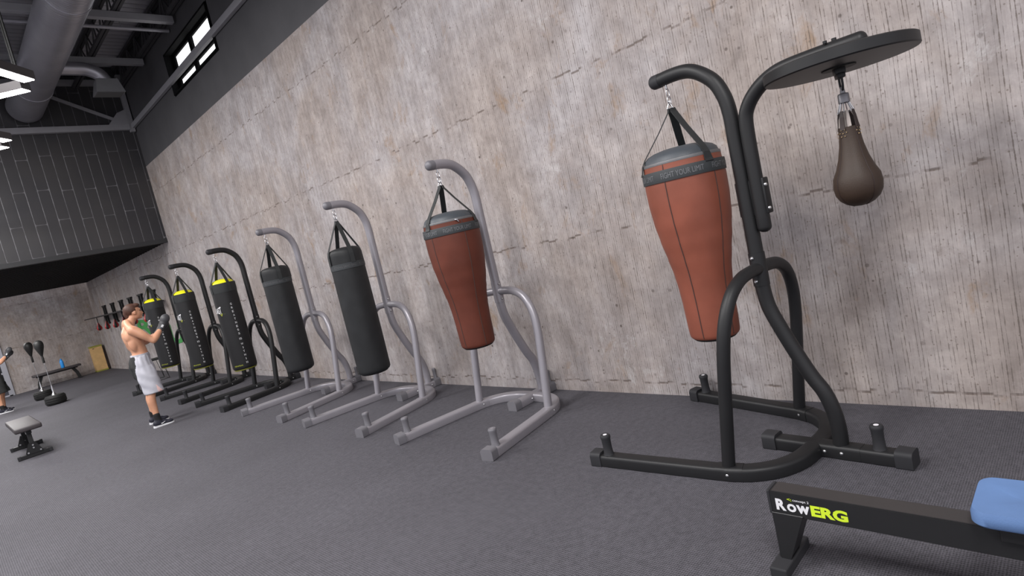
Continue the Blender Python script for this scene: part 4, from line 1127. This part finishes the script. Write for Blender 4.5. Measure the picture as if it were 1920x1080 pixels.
    # boxing gloves
    for s in (1, -1):
        wr = Vector((.315, s * .170, 1.345)) if s < 0 else Vector((.300, s * .060, 1.285))
        d_ = Vector((.42, 0, .60)).normalized() if s < 0 else Vector((.50, -.12, .48)).normalized()
        bm = bmesh.new(); c = wr + d_ * .155
        q = Vector((1, 0, 0)).rotation_difference(d_).to_matrix()
        ball(bm, c, (.078, .054, .064), 18, q); ball(bm, wr + d_ * .085, (.062, .043, .050), 14, q)
        ball(bm, c + q @ Vector((-.02, -s * .042, .03)), (.048, .022, .024), 12, q)       # thumb
        gm = remesh(bm, .009, 2); go = link('glove', gm, 'glove', r); shade(go.data, 180)
        bm = bmesh.new(); sweep(bm, [wr - d_ * .035, wr + d_ * .02, wr + d_ * .06], circ(.040, 18), scale=[1., 1., 1.08]); link('cuff', bm, 'glove', go, True)
        bm = bmesh.new(); box(bm, wr + d_ * .045 + Vector((.0, s * .041 if s < 0 else -.041, 0)), (.040, .010, .028), .003, q); link('cuff_label', bm, 'sole', go, True)
    return r
pa = build_person('grey_cloth', True); pa.location = (2.035, 9.90, 0); pa.rotation_euler.z = rad(-2)
tag(pa, 'shirtless person in pale grey shorts and boxing gloves facing the bags, guard raised', 'person')
pb2 = build_person('black_cloth', False); pb2.location = (.92, 19.35, 0); pb2.rotation_euler.z = rad(-4)
tag(pb2, 'shirtless person in black shorts and boxing gloves near the far door, cut by the frame', 'person')

# ------------------------------------------------------------------ light
wd = bpy.data.worlds.new('world'); scene.world = wd; wd.use_nodes = True
bg = wd.node_tree.nodes['Background']; bg.inputs[0].default_value = (.93, .93, 1., 1); bg.inputs[1].default_value = 1.10
def area(name, loc, size, power, rot=(0, 0, 0), col=(1, .98, .97)):
    l = bpy.data.lights.new(name, 'AREA'); l.shape = 'RECTANGLE'; l.size, l.size_y = size; l.energy = power; l.color = col
    o = bpy.data.objects.new(name, l); COL.objects.link(o); o.location = loc; o.rotation_euler = rot; return o
for i, (x, y) in enumerate(((.6, -1.), (.6, 3.5), (.3, 8.0), (.3, 11.8))):
    area('overhead_fill', (x - 1.3, y, 5.6), (2.6, 1.4), 330)  # unseen soft lamps added overhead to light the long wall and floor
for i, y in enumerate((17.0, 21.5)):
    area('bay_fill', (.0, y, 2.95), (2.5, .8), 190)  # unseen fill added under the soffit to brighten the far wall

# ------------------------------------------------------------------ camera
cam = bpy.data.cameras.new('camera'); co = bpy.data.objects.new('camera', cam); COL.objects.link(co)
yaw, pit, rol, F = .77230724, .101871968, .227588926, 1109.0947
f = Vector((math.sin(yaw) * math.cos(pit), math.cos(yaw) * math.cos(pit), -math.sin(pit))); rr = Vector((math.cos(yaw), -math.sin(yaw), 0)); dd = f.cross(rr)
right = math.cos(rol) * rr + math.sin(rol) * dd; down = -math.sin(rol) * rr + math.cos(rol) * dd
mw = Matrix((right, -down, -f)).transposed().to_4x4(); mw.translation = Vector((0, 0, 1.65))
co.matrix_world = mw
cam.sensor_width = 36; cam.lens = F / 1920 * 36; cam.clip_start = .05; cam.clip_end = 200
scene.camera = co
scene.view_settings.view_transform = 'Standard'; scene.view_settings.look = 'None'
scene.view_settings.gamma = 1; scene.view_settings.use_curve_mapping = False
scene.view_settings.exposure = 0.0
